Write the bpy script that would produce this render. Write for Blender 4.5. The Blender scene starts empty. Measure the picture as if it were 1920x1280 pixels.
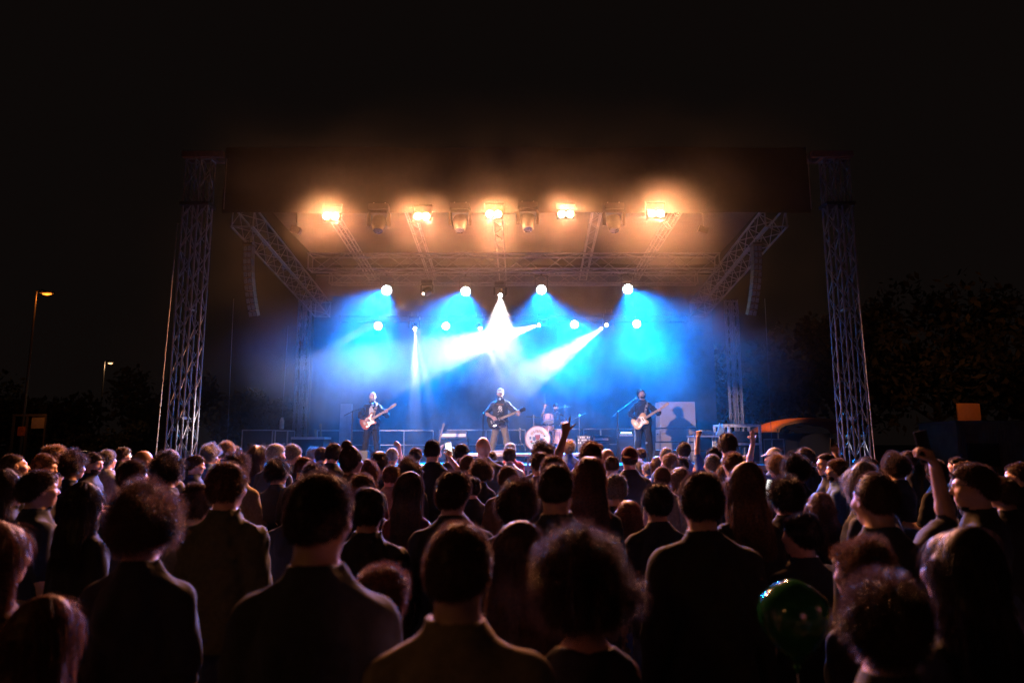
import bpy, bmesh, math, random
import numpy as np
from mathutils import Vector, Matrix, Euler
random.seed(7)
R = math.radians
sc = bpy.context.scene
col = sc.collection

# ------------------------------------------------------------------ camera
CAMZ, PITCH, FPX = 1.88, R(8.4), 1280.0
cd = bpy.data.cameras.new("camera"); cam = bpy.data.objects.new("camera", cd); col.objects.link(cam)
cam.location = (0, 0, CAMZ); cam.rotation_euler = (R(90) + PITCH, 0, 0)
cd.lens = 24; cd.sensor_width = 36; cd.clip_start = 0.05; cd.clip_end = 900
cd.dof.use_dof = True; cd.dof.focus_distance = 17.0; cd.dof.aperture_fstop = 1.9
sc.camera = cam

# ------------------------------------------------------------------ night sky
w = bpy.data.worlds.new("World"); sc.world = w; w.use_nodes = True
nt = w.node_tree
bg = nt.nodes["Background"]
bg.inputs[0].default_value = (0.95, 0.66, 0.58, 1); bg.inputs[1].default_value = 0.0036

# ------------------------------------------------------------------ render look
sc.view_settings.view_transform = 'Standard'; sc.view_settings.look = 'None'
sc.view_settings.exposure = 0.0; sc.view_settings.gamma = 1.0
cy = sc.cycles
cy.max_bounces = 4; cy.diffuse_bounces = 2; cy.glossy_bounces = 2; cy.transmission_bounces = 2
cy.volume_bounces = 0; cy.transparent_max_bounces = 6
cy.volume_step_rate = 1.6; cy.volume_max_steps = 96
cy.use_denoising = True
try: cy.denoising_prefilter = "NONE"
except Exception: pass
cy.sample_clamp_indirect = 4.0; cy.sample_clamp_direct = 0
cy.caustics_reflective = False; cy.caustics_refractive = False

# ------------------------------------------------------------------ light list (the lamps themselves come further down)
K_BLUE, K_WHITE, K_WARM = 3.3, 3.3, 3.1
WARM = (1.0, 0.36, 0.14)
BLUE = (0.0, 0.21, 1.0)
PALE = (1.0, 0.93, 0.95)

def W(px, py, Y):
    """the point at depth Y metres that the photograph shows at pixel (px, py)"""
    u = (px - 960) / FPX; v = (640 - py) / FPX
    yd = math.cos(PITCH) - math.sin(PITCH) * v
    zd = math.sin(PITCH) + math.cos(PITCH) * v
    t = Y / yd
    return Vector((u * t, Y, CAMZ + zd * t))

# ------------------------------------------------------------------ materials
_M = {}
def mat(name, c, rough=0.6, metal=0.0, var=0.25, scale=14.0, bump=0.0, emit=None, es=0.0, coat=0.0, trans=0.0, c2=None, spec=0.5):
    if name in _M: return _M[name]
    m = bpy.data.materials.new(name); m.use_nodes = True; t = m.node_tree; n = t.nodes; l = t.links
    b = n["Principled BSDF"]
    b.inputs["Roughness"].default_value = rough; b.inputs["Metallic"].default_value = metal
    b.inputs["Specular IOR Level"].default_value = spec
    if coat: b.inputs["Coat Weight"].default_value = coat; b.inputs["Coat Roughness"].default_value = 0.05
    tc = n.new("ShaderNodeTexCoord"); no = n.new("ShaderNodeTexNoise"); no.inputs["Scale"].default_value = scale
    no.inputs["Detail"].default_value = 5
    l.new(tc.outputs["Object"], no.inputs["Vector"])
    mx = n.new("ShaderNodeMix"); mx.data_type = 'RGBA'
    d = c2 if c2 else tuple(x * (1 - var) for x in c)
    e = c if c2 else tuple(min(1, x * (1 + var)) for x in c)
    mx.inputs[6].default_value = (*d, 1); mx.inputs[7].default_value = (*e, 1)
    rp = n.new("ShaderNodeMapRange"); rp.inputs[1].default_value = 0.35; rp.inputs[2].default_value = 0.65
    l.new(no.outputs["Fac"], rp.inputs[0]); l.new(rp.outputs[0], mx.inputs[0])
    l.new(mx.outputs[2], b.inputs["Base Color"])
    if bump:
        bp = n.new("ShaderNodeBump"); bp.inputs["Strength"].default_value = bump; bp.inputs["Distance"].default_value = 0.01
        l.new(no.outputs["Fac"], bp.inputs["Height"]); l.new(bp.outputs[0], b.inputs["Normal"])
    if emit:
        b.inputs["Emission Color"].default_value = (*emit, 1); b.inputs["Emission Strength"].default_value = es
    if trans:
        tr = n.new("ShaderNodeBsdfTranslucent"); ms = n.new("ShaderNodeMixShader"); ms.inputs[0].default_value = trans
        l.new(mx.outputs[2], tr.inputs[0]); l.new(b.outputs[0], ms.inputs[1]); l.new(tr.outputs[0], ms.inputs[2])
        l.new(ms.outputs[0], n["Material Output"].inputs[0])
    _M[name] = m
    return m

ALU = mat('brushed aluminium', (0.15, 0.15, 0.165), 0.45, 0.5, 0.12, 30)
BLACK = mat('black painted metal', (0.018, 0.018, 0.02), 0.42, 0.3, 0.3, 20)
CLOTHBLK = mat('black stage molton', (0.012, 0.012, 0.013), 0.95, 0, 0.3, 5, 0.3)
RUBBER = mat('black rubber', (0.015, 0.015, 0.015), 0.7)
CHROME = mat('chrome', (0.8, 0.8, 0.82), 0.15, 1.0, 0.05)

# ------------------------------------------------------------------ object helpers
def tag(o, label=None, cat=None, group=None, kind=None):
    if label: o['label'] = label
    if cat: o['category'] = cat
    if group: o['group'] = group
    if kind: o['kind'] = kind
    return o
def empty(name, loc=(0, 0, 0), rot=(0, 0, 0)):
    o = bpy.data.objects.new(name, None); col.objects.link(o); o.location = loc; o.rotation_euler = rot
    o.empty_display_size = 0.1
    return o
def copy_tree(o, parent=None):
    c = o.copy(); col.objects.link(c); c.parent = parent
    for ch in o.children: copy_tree(ch, c)
    return c
def mesh_obj(name, me, m, parent=None, smooth=False):
    o = bpy.data.objects.new(name, me); col.objects.link(o)
    if m is not None:
        if not me.materials: me.materials.append(m)
        else: me.materials[0] = m
    if parent is not None: o.parent = parent
    if smooth and len(me.polygons): me.polygons.foreach_set('use_smooth', [True] * len(me.polygons))
    return o
class MB:
    """collects solid shapes into one mesh"""
    def __init__(s): s.v = []; s.f = []
    def add(s, vs, fs):
        k = len(s.v); s.v += [tuple(v) for v in vs]; s.f += [tuple(i + k for i in f) for f in fs]; return s
    def box(s, c, d, M=None):
        x, y, z = d[0] / 2, d[1] / 2, d[2] / 2; c = Vector(c)
        vs = [Vector((a * x, b * y, e * z)) for a in (-1, 1) for b in (-1, 1) for e in (-1, 1)]
        if M is not None: vs = [M @ v for v in vs]
        vs = [v + c for v in vs]
        return s.add(vs, [(0, 1, 3, 2), (4, 6, 7, 5), (0, 4, 5, 1), (2, 3, 7, 6), (0, 2, 6, 4), (1, 5, 7, 3)])
    def cone(s, a, b, ra, rb=None, n=10, caps=True):
        rb = ra if rb is None else rb; a = Vector(a); b = Vector(b); d = (b - a)
        if d.length < 1e-6: return s
        d.normalize(); u = d.orthogonal().normalized(); v = d.cross(u)
        vs = []; 
        for p, r in ((a, ra), (b, rb)):
            for i in range(n):
                t = 2 * math.pi * i / n; vs.append(p + u * (math.cos(t) * r) + v * (math.sin(t) * r))
        fs = [(i, (i + 1) % n, n + (i + 1) % n, n + i) for i in range(n)]
        if caps: fs += [tuple(range(n - 1, -1, -1)), tuple(range(n, 2 * n))]
        return s.add(vs, fs)
    def tube(s, pts, r, n=8):
        for a, b in zip(pts[:-1], pts[1:]): s.cone(a, b, r, r, n)
        return s
    def lathe(s, c, axis, prof, n=24):
        """prof: (distance along the axis, radius)"""
        c = Vector(c); d = Vector(axis).normalized(); u = d.orthogonal().normalized(); v = d.cross(u); vs = []
        for h, r in prof:
            for i in range(n):
                t = 2 * math.pi * i / n; vs.append(c + d * h + u * (math.cos(t) * r) + v * (math.sin(t) * r))
        fs = []
        for j in range(len(prof) - 1):
            for i in range(n): fs.append((j * n + i, j * n + (i + 1) % n, (j + 1) * n + (i + 1) % n, (j + 1) * n + i))
        fs.append(tuple(range(n - 1, -1, -1))); fs.append(tuple(range((len(prof) - 1) * n, len(prof) * n)))
        return s.add(vs, fs)
    def sphere(s, c, r, n=14, sx=1, sy=1, sz=1, M=None):
        c = Vector(c); vs = []; fs = []; h = n // 2
        for j in range(1, h):
            p = math.pi * j / h
            for i in range(n):
                t = 2 * math.pi * i / n
                q = Vector((r * sx * math.sin(p) * math.cos(t), r * sy * math.sin(p) * math.sin(t), r * sz * math.cos(p)))
                vs.append(c + (M @ q if M is not None else q))
        top = len(vs); q = Vector((0, 0, r * sz)); vs.append(c + (M @ q if M is not None else q)); q = -q; vs.append(c + (M @ q if M is not None else q))
        for j in range(h - 2):
            for i in range(n): fs.append((j * n + i, (j + 1) * n + i, (j + 1) * n + (i + 1) % n, j * n + (i + 1) % n))
        for i in range(n):
            fs.append((top, i, (i + 1) % n)); fs.append((top + 1, (h - 2) * n + (i + 1) % n, (h - 2) * n + i))
        return s.add(vs, fs)
    def prism(s, poly, y0, y1, M=None):
        """outline in x,z pushed out along y"""
        n = len(poly); vs = [Vector((x, y0, z)) for x, z in poly] + [Vector((x, y1, z)) for x, z in poly]
        if M is not None: vs = [M @ v for v in vs]
        return s.add(vs, [tuple(range(n)), tuple(range(2 * n - 1, n - 1, -1))] + [(i, n + i, n + (i + 1) % n, (i + 1) % n) for i in range(n)])
    def build(s, name, m, parent=None, smooth=False, bevel=0.0):
        me = bpy.data.meshes.new(name); me.from_pydata(s.v, [], s.f); me.update()
        bm = bmesh.new(); bm.from_mesh(me); bmesh.ops.recalc_face_normals(bm, faces=bm.faces)
        if bevel: bmesh.ops.bevel(bm, geom=[e for e in bm.edges if e.calc_face_angle(0) > 0.6], offset=bevel, segments=2, affect='EDGES', profile=0.6)
        bm.to_mesh(me); bm.free()
        o = mesh_obj(name, me, m, parent)
        if smooth:
            me.polygons.foreach_set('use_smooth', [True] * len(me.polygons))
            try: me.set_sharp_from_angle(angle=R(35))
            except Exception: pass
        return o

def lamp(kind, loc, aim=None, power=100, color=(1, 1, 1), size=R(30), blend=0.3, radius=0.05, parent=None):
    d = bpy.data.lights.new('light', kind); o = bpy.data.objects.new('light', d); col.objects.link(o)
    o.location = loc; d.energy = power; d.color = color; d.shadow_soft_size = radius
    if kind == 'SPOT': d.spot_size = size; d.spot_blend = blend
    if aim is not None: o.rotation_euler = (Vector(aim) - Vector(loc)).to_track_quat('-Z', 'Y').to_euler()
    return o

# ------------------------------------------------------------------ ground
gm = mat('trampled asphalt', (0.05, 0.047, 0.045), 0.85, 0, 0.4, 3.0, 0.5)
g = MB().add([(-300, -60, 0), (300, -60, 0), (300, 500, 0), (-300, 500, 0)], [(0, 1, 2, 3)]).build('ground', gm)
tag(g, kind='structure')

DECK = 1.36
YF, YB = 15.7, 23.6          # stage front and back
XL, XR = -7.15, 7.3
# ------------------------------------------------------------------ stage deck
st = empty('stage_platform', (0.08, YF, 0)); 
dm = mat('black stage plywood', (0.03, 0.028, 0.028), 0.55, 0, 0.4, 2.5, 0.2)
b = MB()
for i in range(7):
    for j in range(4):
        b.box((-6.4 + i * 2.0 + 0.2 - 0.08, 1 + j * 1.95, DECK - 0.05), (1.99, 1.94, 0.1))
b.build('deck', dm, st)
b = MB().box((-0.05, 0.0, DECK - 0.05), (14.0, 0.03, 0.12)); b.build('edge_trim', ALU, st)
b = MB()
n = 160
vs = []; fs = []
for i in range(n + 1):
    x = -7 + 14 * i / n; y = 0.06 + 0.02 * math.sin(i * 1.9) + 0.01 * math.sin(i * 0.7)
    vs += [(x, y, 0.02), (x, y, DECK - 0.1)]
for i in range(n): fs.append((2 * i, 2 * i + 2, 2 * i + 3, 2 * i + 1))
b.add(vs, fs); b.build('skirt', CLOTHBLK, st, True)
tag(st, 'black stage platform with aluminium edge trim carrying the band', 'stage')

# podium in front of the singer: a slim deck on scissor legs
pa = W(868, 850, 15.1); pb = W(1112, 850, 15.1)
pd = empty('podium', ((pa.x + pb.x) / 2, 15.1, 0)); L = pb.x - pa.x; zt = pa.z
MB().box((0, 0.3, zt - 0.03), (L, 0.6, 0.06)).build('top', mat('pale podium edge', (0.62, 0.6, 0.6), 0.5), pd, bevel=0.006)
for k in range(7):
    x = -L / 2 + 0.05 + (L - 0.1) * k / 6
    MB().box((x, 0.03, (zt - 0.06) / 2), (0.05, 0.05, zt - 0.06)).build('leg', ALU, pd)
for k in range(6):
    x0 = -L / 2 + 0.08 + (L - 0.1) * k / 6; x1 = x0 + (L - 0.1) / 6 - 0.06
    MB().cone((x0, 0.02, zt - 0.1), (x1, 0.02, zt - 0.55), 0.012).cone((x1, 0.045, zt - 0.1), (x0, 0.045, zt - 0.55), 0.012).build('cross_brace', ALU, pd)
tag(pd, 'long pale edged podium on crossed aluminium legs below the singer', 'podium')

# ------------------------------------------------------------------ trusses
def truss_geo(a, b, wd, cr=0.024, br=0.011, step=None, up=Vector((0, 0, 1)), wd2=None):
    a = Vector(a); b = Vector(b); d = (b - a); L = d.length; d.normalize()
    s = d.cross(up)
    if s.length < 1e-3: s = Vector((1, 0, 0))
    s.normalize(); t = s.cross(d).normalized(); h = wd / 2; h2 = (wd2 or wd) / 2
    cs = [s * h + t * h2, s * -h + t * h2, s * -h + t * -h2, s * h + t * -h2]
    A = MB(); B = MB()
    for c in cs: A.cone(a + c, b + c, cr, cr, 8)
    n = max(2, round(L / (step or wd))); 
    for i in range(n):
        p = a + d * (L * i / n); q = a + d * (L * (i + 1) / n)
        for k in range(4):
            c0, c1 = cs[k], cs[(k + 1) % 4]
            if (i + k) % 2: c0, c1 = c1, c0
            B.cone(p + c0, q + c1, br, br, 6)
    for e in (a + d * 0.03, b - d * 0.03):
        for k in range(4): A.cone(e + cs[k], e + cs[(k + 1) % 4], cr * 0.8, cr * 0.8, 6)
    return A, B
def truss(a, b, wd, label, group, name='roof_truss', m=ALU, **k):
    A, B = truss_geo(a, b, wd, **k)
    o = empty(name, a)
    for q in (A, B): q.v = [tuple(Vector(v) - Vector(a)) for v in q.v]
    A.build('chord_frame', m, o, True); B.build('lattice', m, o, True)
    return tag(o, label, 'truss', group)

GEAR = mat('bright aluminium', (0.5, 0.5, 0.52), 0.4, 0.6, 0.12, 30)
DALU = mat('toned down aluminium', (0.20, 0.195, 0.205), 0.45, 0.6, 0.2, 25)  # tower metal darkened in place of dimming the warm light
def tower(px, Y, ztop, label, group, front=True, flip=1):
    x = W(px, 640, Y).x
    o = empty('stage_tower', (x, Y, 0))
    wd = 0.30; gap = 0.17 if front else 0.12
    for sgn in (-1, 1):
        A, B = truss_geo((sgn * gap, 0, 0.12), (sgn * gap, 0, ztop), 0.225 if front else 0.16, cr=0.022 if front else 0.02, br=0.011, step=0.36, up=Vector((0, 1, 0)))
        c = A.build('truss_leg', DALU, o, True); B.build('lattice', DALU, c, True)
    MB().box((0, 0, 0.06), (1.1, 1.1, 0.12)).build('base_plate', BLACK, o, bevel=0.01)
    for z in (2.4, 4.8):
        if z < ztop: MB().box((0, 0, z), (0.12, 0.34, 0.05)).build('spacer', DALU, o)
    if front:
        z = ztop
        MB().box((0, 0, z - 1.1), (0.66, 0.4, 0.07)).build('sleeve', BLACK, o)
        MB().box((flip * 0.12, 0, z + 0.06), (0.95, 0.42, 0.14)).build('head_block', mat('rusty red steel', (0.09, 0.045, 0.035), 0.8, 0.2), o, bevel=0.01)
        MB().lathe((flip * 0.5, -0.12, z + 0.05), (0, 1, 0), [(0, 0.1), (0.02, 0.13), (0.05, 0.1), (0.08, 0.13), (0.1, 0.1)]).build('pulley', BLACK, o, True)
        MB().tube([(flip * 0.62, -0.05, z), (flip * 0.62, -0.05, z - 1.2)], 0.012).build('hoist_chain', ALU, o)
    return tag(o, label, 'tower', group)
zt_front = W(350, 300, 15.0).z
tower(353, 15.0, zt_front, 'front left lattice tower of the stage beside the steel guy cable', 'twin lattice towers carrying the stage roof', True, 1)
tower(1588, 15.0, W(1588, 300, 15.0).z, 'front right lattice tower of the stage beyond the blue line array', 'twin lattice towers carrying the stage roof', True, -1)
tower(569, 23.0, 6.7, 'rear left lattice tower behind the stage side flight case', 'twin lattice towers carrying the stage roof', False)
tower(1374, 23.0, 6.7, 'rear right lattice tower behind the white framed rack', 'twin lattice towers carrying the stage roof', False)

G = 'aluminium trusses under the stage roof'
zf = W(960, 376, 15.2).z + .12
truss((XL + 0.4, 15.5, zf), (XR - 0.4, 15.5, zf), 0.42, 'front roof truss carrying the five warm blinders', G, step=0.5)
ya, yb = 15.5, 22.9
xs = W(455, 405, ya).x
truss((xs, ya, 7.15), (xs - 0.1, yb, 6.35), 0.5, 'left side roof truss sloping back above the left line array', G, step=0.42)
xs2 = W(1455, 405, ya).x
truss((xs2, ya, 7.15), (xs2 + 0.1, yb, 6.35), 0.5, 'right side roof truss sloping back above the right line array', G, step=0.42)
zm = W(960, 493, 19.0).z
truss((-5.8, 19.0, zm), (5.9, 19.0, zm), 0.44, 'middle cross truss spanning the stage above the white moving heads', G, step=0.55)
truss((-5.9, 21.6, 7.12), (6.0, 21.6, 7.12), 0.34, 'rear cross truss carrying the upper blue wash lamps', G, step=0.45)
truss((-5.8, 22.6, 5.98), (5.9, 22.6, 5.98), 0.2, 'thin low rear truss carrying the lower blue wash lamps', G, step=0.4, cr=0.018, br=0.008, m=BLACK)
names = ['leftmost slim rafter above the bald guitarist', 'slim rafter just left of the second warm blinder', 'slim rafter over the capped singer', 'slim rafter over the drum kit right side', 'rightmost slim rafter above the bearded guitarist']
for nm, (p0, p1) in zip(names, [(612, 700), (765, 812), (931, 943), (1122, 1092), (1275, 1190)]):
    a = W(p0, 398, 15.5); bq = W(p1, 470, 22.4)
    truss((a.x, 15.5, 7.42), (bq.x, 22.4, 7.35), 0.22, nm, G, step=0.5, cr=0.016, br=0.007, wd2=0.16)

# ------------------------------------------------------------------ canopy: roof skin, front fascia, backdrop
rf = empty('stage_roof', (0.07, 15.0, 7.4))
def sheet(name, P, m, parent, nu=40, nv=10, amp=0.04, thick=0.02):
    """a cloth between four corners, gently rippled, with thickness"""
    P = [Vector(p) for p in P]; nrm = (P[1] - P[0]).cross(P[3] - P[0]).normalized(); vs = []
    for sgn in (0, 1):
        for j in range(nv + 1):
            for i in range(nu + 1):
                u, v = i / nu, j / nv
                q = (P[0] * (1 - u) + P[1] * u) * (1 - v) + (P[3] * (1 - u) + P[2] * u) * v
                vs.append(q + nrm * (amp * (math.sin(u * nu * 1.3) * 0.5 + math.sin(u * 23 + v * 9)) * 0.5 + sgn * thick))
    fs = []; o = (nu + 1) * (nv + 1)
    for j in range(nv):
        for i in range(nu):
            a = j * (nu + 1) + i; f = (a, a + 1, a + nu + 2, a + nu + 1); fs += [f, tuple(x + o for x in reversed(f))]
    b = MB(); b.add(vs, fs); ob = b.build(name, m, parent); ob.data.polygons.foreach_set('use_smooth', [True] * len(ob.data.polygons))
    return ob
zlo = W(960, 399, 15.0).z - 7.4
sheet('fascia', [(-6.7, 0.0, zlo), (6.75, 0.0, zlo), (6.75, 0.05, 1.25), (-6.7, 0.05, 1.25)], mat('night darkened fascia cloth', (0.006, 0.0055, 0.0055), 0.95, 0, 0.3, 5, 0.3), rf)  # night dark put into the cloth colour so the fascia disappears
sheet('roof_skin', [(-6.9, 0.16, 1.13), (6.95, 0.16, 1.13), (6.95, 8.7, 0.75), (-6.9, 8.7, 0.75)], CLOTHBLK, rf)
tag(rf, 'black cloth stage roof with deep front fascia', 'stage roof')
bd = empty('backdrop', (0, 23.8, DECK))
sheet('cloth', [(-7.0, 0, 0), (7.1, 0, 0), (7.1, 0, 6.4), (-7.0, 0, 6.4)], mat('dark blue backdrop cloth', (0.02, 0.03, 0.06), 0.9, 0, 0.3, 4, 0.3), bd, 120, 8, 0.09)
MB().cone((-7.0, 0.03, 6.42), (7.1, 0.03, 6.42), 0.03).build('top_pipe', ALU, bd)
tag(bd, 'dark pleated backdrop cloth closing the rear of the stage', 'backdrop')

# ------------------------------------------------------------------ guy cables
def cable(a, bb, r, label, name='guy_cable', group=None, beads=True):
    a = Vector(a); bb = Vector(bb); o = MB(); n = 40; pts = []
    for i in range(n + 1):
        t = i / n; p = a.lerp(bb, t); p.z -= 0.10 * math.sin(math.pi * t); pts.append(tuple(p - a))
    o.tube(pts, r, 6)
    if beads:
        L = (bb - a).length; k = int(L / 0.11)
        for i in range(k):
            t = i / k; p = a.lerp(bb, t) - a; p.z -= 0.10 * math.sin(math.pi * t); o.sphere(p, r * 1.7, 6)
    ob = o.build(name, ALU); ob.location = a
    return tag(ob, label, 'cable', group)
cable(W(333, 420, 14.8), W(287, 905, 13.9), 0.011, 'twisted steel guy cable running down left of the front left tower', group='guy cables of the front towers')
cable(W(1598, 420, 14.8), W(1645, 905, 13.9), 0.011, 'twisted steel guy cable running down right of the front right tower', group='guy cables of the front towers')
cable(W(438, 560, 19), W(425, 860, 19), 0.008, 'thin rigging cable hanging behind the front left tower', name='rigging_cable', beads=False)
cable(W(540, 610, 20), W(528, 800, 20), 0.008, 'thin rigging cable hanging left of the rear left tower', name='rigging_cable', beads=False)
cable(W(1434, 560, 19), W(1447, 830, 19), 0.008, 'thin rigging cable hanging right of the right line array', name='rigging_cable', beads=False)

# ------------------------------------------------------------------ line arrays
SPK = mat('blue grey speaker grille', (0.10, 0.14, 0.19), 0.5, 0.4, 0.4, 60, 0.4)
def line_array(px, y0, y1, Y, bend, label):
    top = W(px, y0, Y); bot = W(px, y1, Y); H = top.z - bot.z; n = 11
    o = empty('line_array', top); z = 0; y = 0; x = 0
    for i in range(n):
        ang = R(1.0 + i * 1.7); h = H / n
        M = Matrix.Rotation(bend * ang * 0.5, 3, 'Y') @ Matrix.Rotation(ang, 3, 'X')
        c = Vector((x, y, z - h / 2))
        cab = MB().prism([(-0.10, -h * .46), (0.10, -h * .46), (0.10, h * .46), (-0.10, h * .46)], -0.10, 0.14, None)
        cab.v = [tuple(M @ Vector(v) + c) for v in cab.v]; cb = cab.build('cabinet', BLACK, o, bevel=0.006)
        gr = MB()
        for sx in (-1, 1): gr.box((sx * 0.048, -0.107, 0), (0.075, 0.012, h * .72))
        gr.v = [tuple(M @ Vector(v) + c) for v in gr.v]; gr.build('grille', SPK, cb)
        z -= h * math.cos(ang); y += h * math.sin(ang); x += -bend * h * math.sin(ang) * 0.5
    MB().box((0, 0.03, 0.05), (0.24, 0.3, 0.05)).cone((0, 0, 0.05), (0, 0, 7.3 - top.z), 0.012).build('flying_frame', BLACK, o)
    return tag(o, label, 'loudspeaker array', 'hanging line arrays')
line_array(467, 462, 592, 16.2, -1, 'curved column of loudspeakers hanging inside the front left tower')
line_array(1418, 462, 590, 16.2, 1, 'curved column of loudspeakers hanging inside the front right tower')
# ------------------------------------------------------------------ stage lamps
def glow(name, c, s): return mat(name, (0.8, 0.8, 0.8), 0.4, 0, 0, 10, emit=c, es=s)
G_WARM = glow('lit tungsten cell', (1.0, 0.66, 0.30), 22)
G_LED = glow('lit blue led', (0.25, 0.85, 1.0), 18)
G_LEDW = glow('lit pale led', (0.75, 1.0, 1.0), 22)
G_WHITE = glow('lit white lens', (1.0, 0.95, 0.95), 60)

def aimM(d): return Vector(d).normalized().to_track_quat('-Z', 'Y').to_matrix()
def par(px, py, Y, rad, aim, power, size, label, color=BLUE, blend=0.8, drop=0.3, radius=0.1):
    p = W(px, py, Y); o = empty('wash_lamp', p)
    d = (aim - p); body_d = (d.normalized() * 0.3 + (cam.location - p).normalized() * 0.7)   # the lens faces well out over the crowd
    M = aimM(body_d)
    def tf(b): b.v = [tuple(M @ Vector(v)) for v in b.v]; return b
    tf(MB().lathe((0, 0, 0.0), (0, 0, 1), [(-0.02, rad * 1.08), (0.0, rad * 1.12), (0.05, rad * 1.1), (0.16, rad * 0.9), (0.2, rad * 0.5)])).build('housing', BLACK, o, True)
    l = MB(); k = 0
    for ring, n, rr in ((0, 1, 0), (1, 6, 0.4), (2, 12, 0.8)):
        for i in range(n):
            t = 2 * math.pi * i / n + ring * 0.2
            l.lathe((rr * rad * math.cos(t), rr * rad * math.sin(t), -0.022), (0, 0, -1), [(0, rad * .2), (0.008, rad * .17), (0.012, rad * .08)], 10)
    tf(l).build('led_cell', G_LEDW, o, True)
    MB().cone((-rad * 1.3, 0, 0), (-rad * 1.3, 0, drop), 0.012).cone((rad * 1.3, 0, 0), (rad * 1.3, 0, drop), 0.012).box((0, 0, drop), (rad * 2.7, 0.04, 0.03)).box((0, 0, drop + 0.05), (0.06, 0.06, 0.1)).cone((-rad*1.3,0,0),(rad*1.3,0,0),0.008).build('yoke', BLACK, o)
    lamp('SPOT', p + body_d.normalized() * 0.06 + Vector((0, 0, -0.0)), aim, power * K_BLUE, color, size, blend, radius)
    return tag(o, label, 'stage lamp', 'blue wash lamps hanging over the stage')
def lit(o, base): return o

par(725, 544, 21.2, 0.155, W(590, 802, 15.6), 8000, R(54), 'upper blue wash lamp above the bald guitarist', drop=0.45)
par(873, 546, 21.2, 0.150, W(800, 802, 15.6), 11000, R(50), 'upper blue wash lamp left of the central white moving head', drop=0.45)
par(1015, 543, 21.2, 0.150, W(1025, 802, 15.6), 13000, R(46), 'upper blue wash lamp right of the central white moving head', drop=0.45)
par(1177, 542, 21.2, 0.155, W(1300, 802, 15.6), 9000, R(52), 'upper blue wash lamp farthest right, over the bearded guitarist', drop=0.45)
par(709, 611, 22.2, 0.130, W(680, 802, 15.6), 4200, R(40), 'lower blue wash lamp farthest left, below and left of the upper one', drop=0.25)
par(836, 611, 22.2, 0.125, W(800, 802, 15.6), 6000, R(46), 'lower blue wash lamp between the two left white beams', drop=0.25)
par(1077, 608, 22.2, 0.130, W(1115, 802, 15.6), 9000, R(46), 'lower blue wash lamp above the cymbals of the drum kit', drop=0.25)
par(1194, 607, 22.2, 0.130, W(1245, 802, 15.6), 5200, R(42), 'lower blue wash lamp farthest right, under the upper one', drop=0.25)

def moving_head(px, py, Y, aim, beams, label, lens=0.05, on=True, scale=1.0, group='moving head lamps', drop=0.12, m=BLACK, color=PALE, glowm=None):
    p = W(px, py, Y); o = empty('moving_head', p); s = scale
    d = (Vector(aim) - p).normalized(); M = aimM(d)
    h = MB().lathe((0, 0, -0.02 * s), (0, 0, 1), [(0, 0.085 * s), (0.03 * s, 0.10 * s), (0.18 * s, 0.13 * s), (0.26 * s, 0.12 * s), (0.3 * s, 0.06 * s)], 20)
    h.v = [tuple(M @ Vector(v)) for v in h.v]; hd = h.build('head', m, o, True)
    c = d * -0.14 * s
    le = MB().lathe((0, 0, -0.025 * s), (0, 0, -1), [(0, lens), (0.008, lens), (0.014, lens * 0.7)], 18); le.v = [tuple(M @ Vector(v)) for v in le.v]
    le.build('lens', (glowm or G_WHITE) if on else mat('dark lens', (0.02, 0.02, 0.03), 0.1), hd, True)
    top = c + Vector((0, 0, 0.26 * s))
    y = MB()
    for sx in (-1, 1):
        y.prism([(sx * 0.14 * s, -0.06 * s), (sx * 0.19 * s, -0.06 * s), (sx * 0.2 * s, 0.16 * s), (sx * 0.15 * s, 0.22 * s)], -0.05 * s, 0.05 * s)
        y.lathe((sx * 0.14 * s, 0, 0), (sx, 0, 0), [(0, 0.05 * s), (0.06 * s, 0.05 * s)], 14)
    y.box((0, 0, 0.2 * s), (0.32 * s, 0.1 * s, 0.05 * s)); y.v = [tuple(Vector(v) + c) for v in y.v]
    y.build('yoke', m, o, bevel=0.004)
    MB().box(top + Vector((0, 0, 0.02)), (0.34 * s, 0.24 * s, 0.1 * s)).build('base', m, o, bevel=0.01)
    MB().cone(top + Vector((-0.1 * s, 0, 0.05 * s)), top + Vector((-0.1 * s, 0, drop + 0.1 * s)), 0.015).cone(top + Vector((0.1 * s, 0, 0.05 * s)), top + Vector((0.1 * s, 0, drop + 0.1 * s)), 0.015).build('clamp', ALU, o)
    for (a, pw, sz, bl) in beams: lamp('SPOT', p + d * 0.045 * s, a, pw * K_WHITE, color, sz, bl, 0.02)
    return tag(o, label, 'moving head lamp', group)

V = W
moving_head(938, 553, 19.6, V(937, 680, 15.5), [(V(937, 680, 15.5), 7000, R(17), 0.3)], 'white beam moving head under the middle truss above the singer', drop=0.3)
moving_head(795, 550, 19.6, V(690, 612, 18.2), [(V(690, 612, 18.2), 5500, R(5), 0.4)], 'dim moving head with a thin grey beam pointing down to the left', lens=0.035, drop=0.3, glowm=glow('half dimmed warm lens', (1, .75, .6), 25))
moving_head(778, 615, 21.9, V(812, 740, 17.5), [(V(x, y, 19.6), pw * 2.4, R(sz), 0.35) for x, y, pw, sz in ((778, 694, 2600, 5), (795, 694, 1500, 3.5), (815, 688, 1000, 3), (838, 678, 900, 3), (862, 668, 900, 3), (890, 656, 900, 3))], 'low moving head throwing a fan of white rays, farthest left of its row')
moving_head(900, 615, 21.9, V(985, 740, 17.5), [(V(x, y, 19.6), pw * 2.4, R(sz), 0.35) for x, y, pw, sz in ((938, 706, 1500, 5), (970, 702, 1200, 4), (1005, 694, 1200, 4), (1042, 684, 1100, 3.5), (1082, 672, 1100, 3), (1122, 658, 1000, 3))], 'low moving head whose ray fan opens to the right behind the singer')
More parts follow.
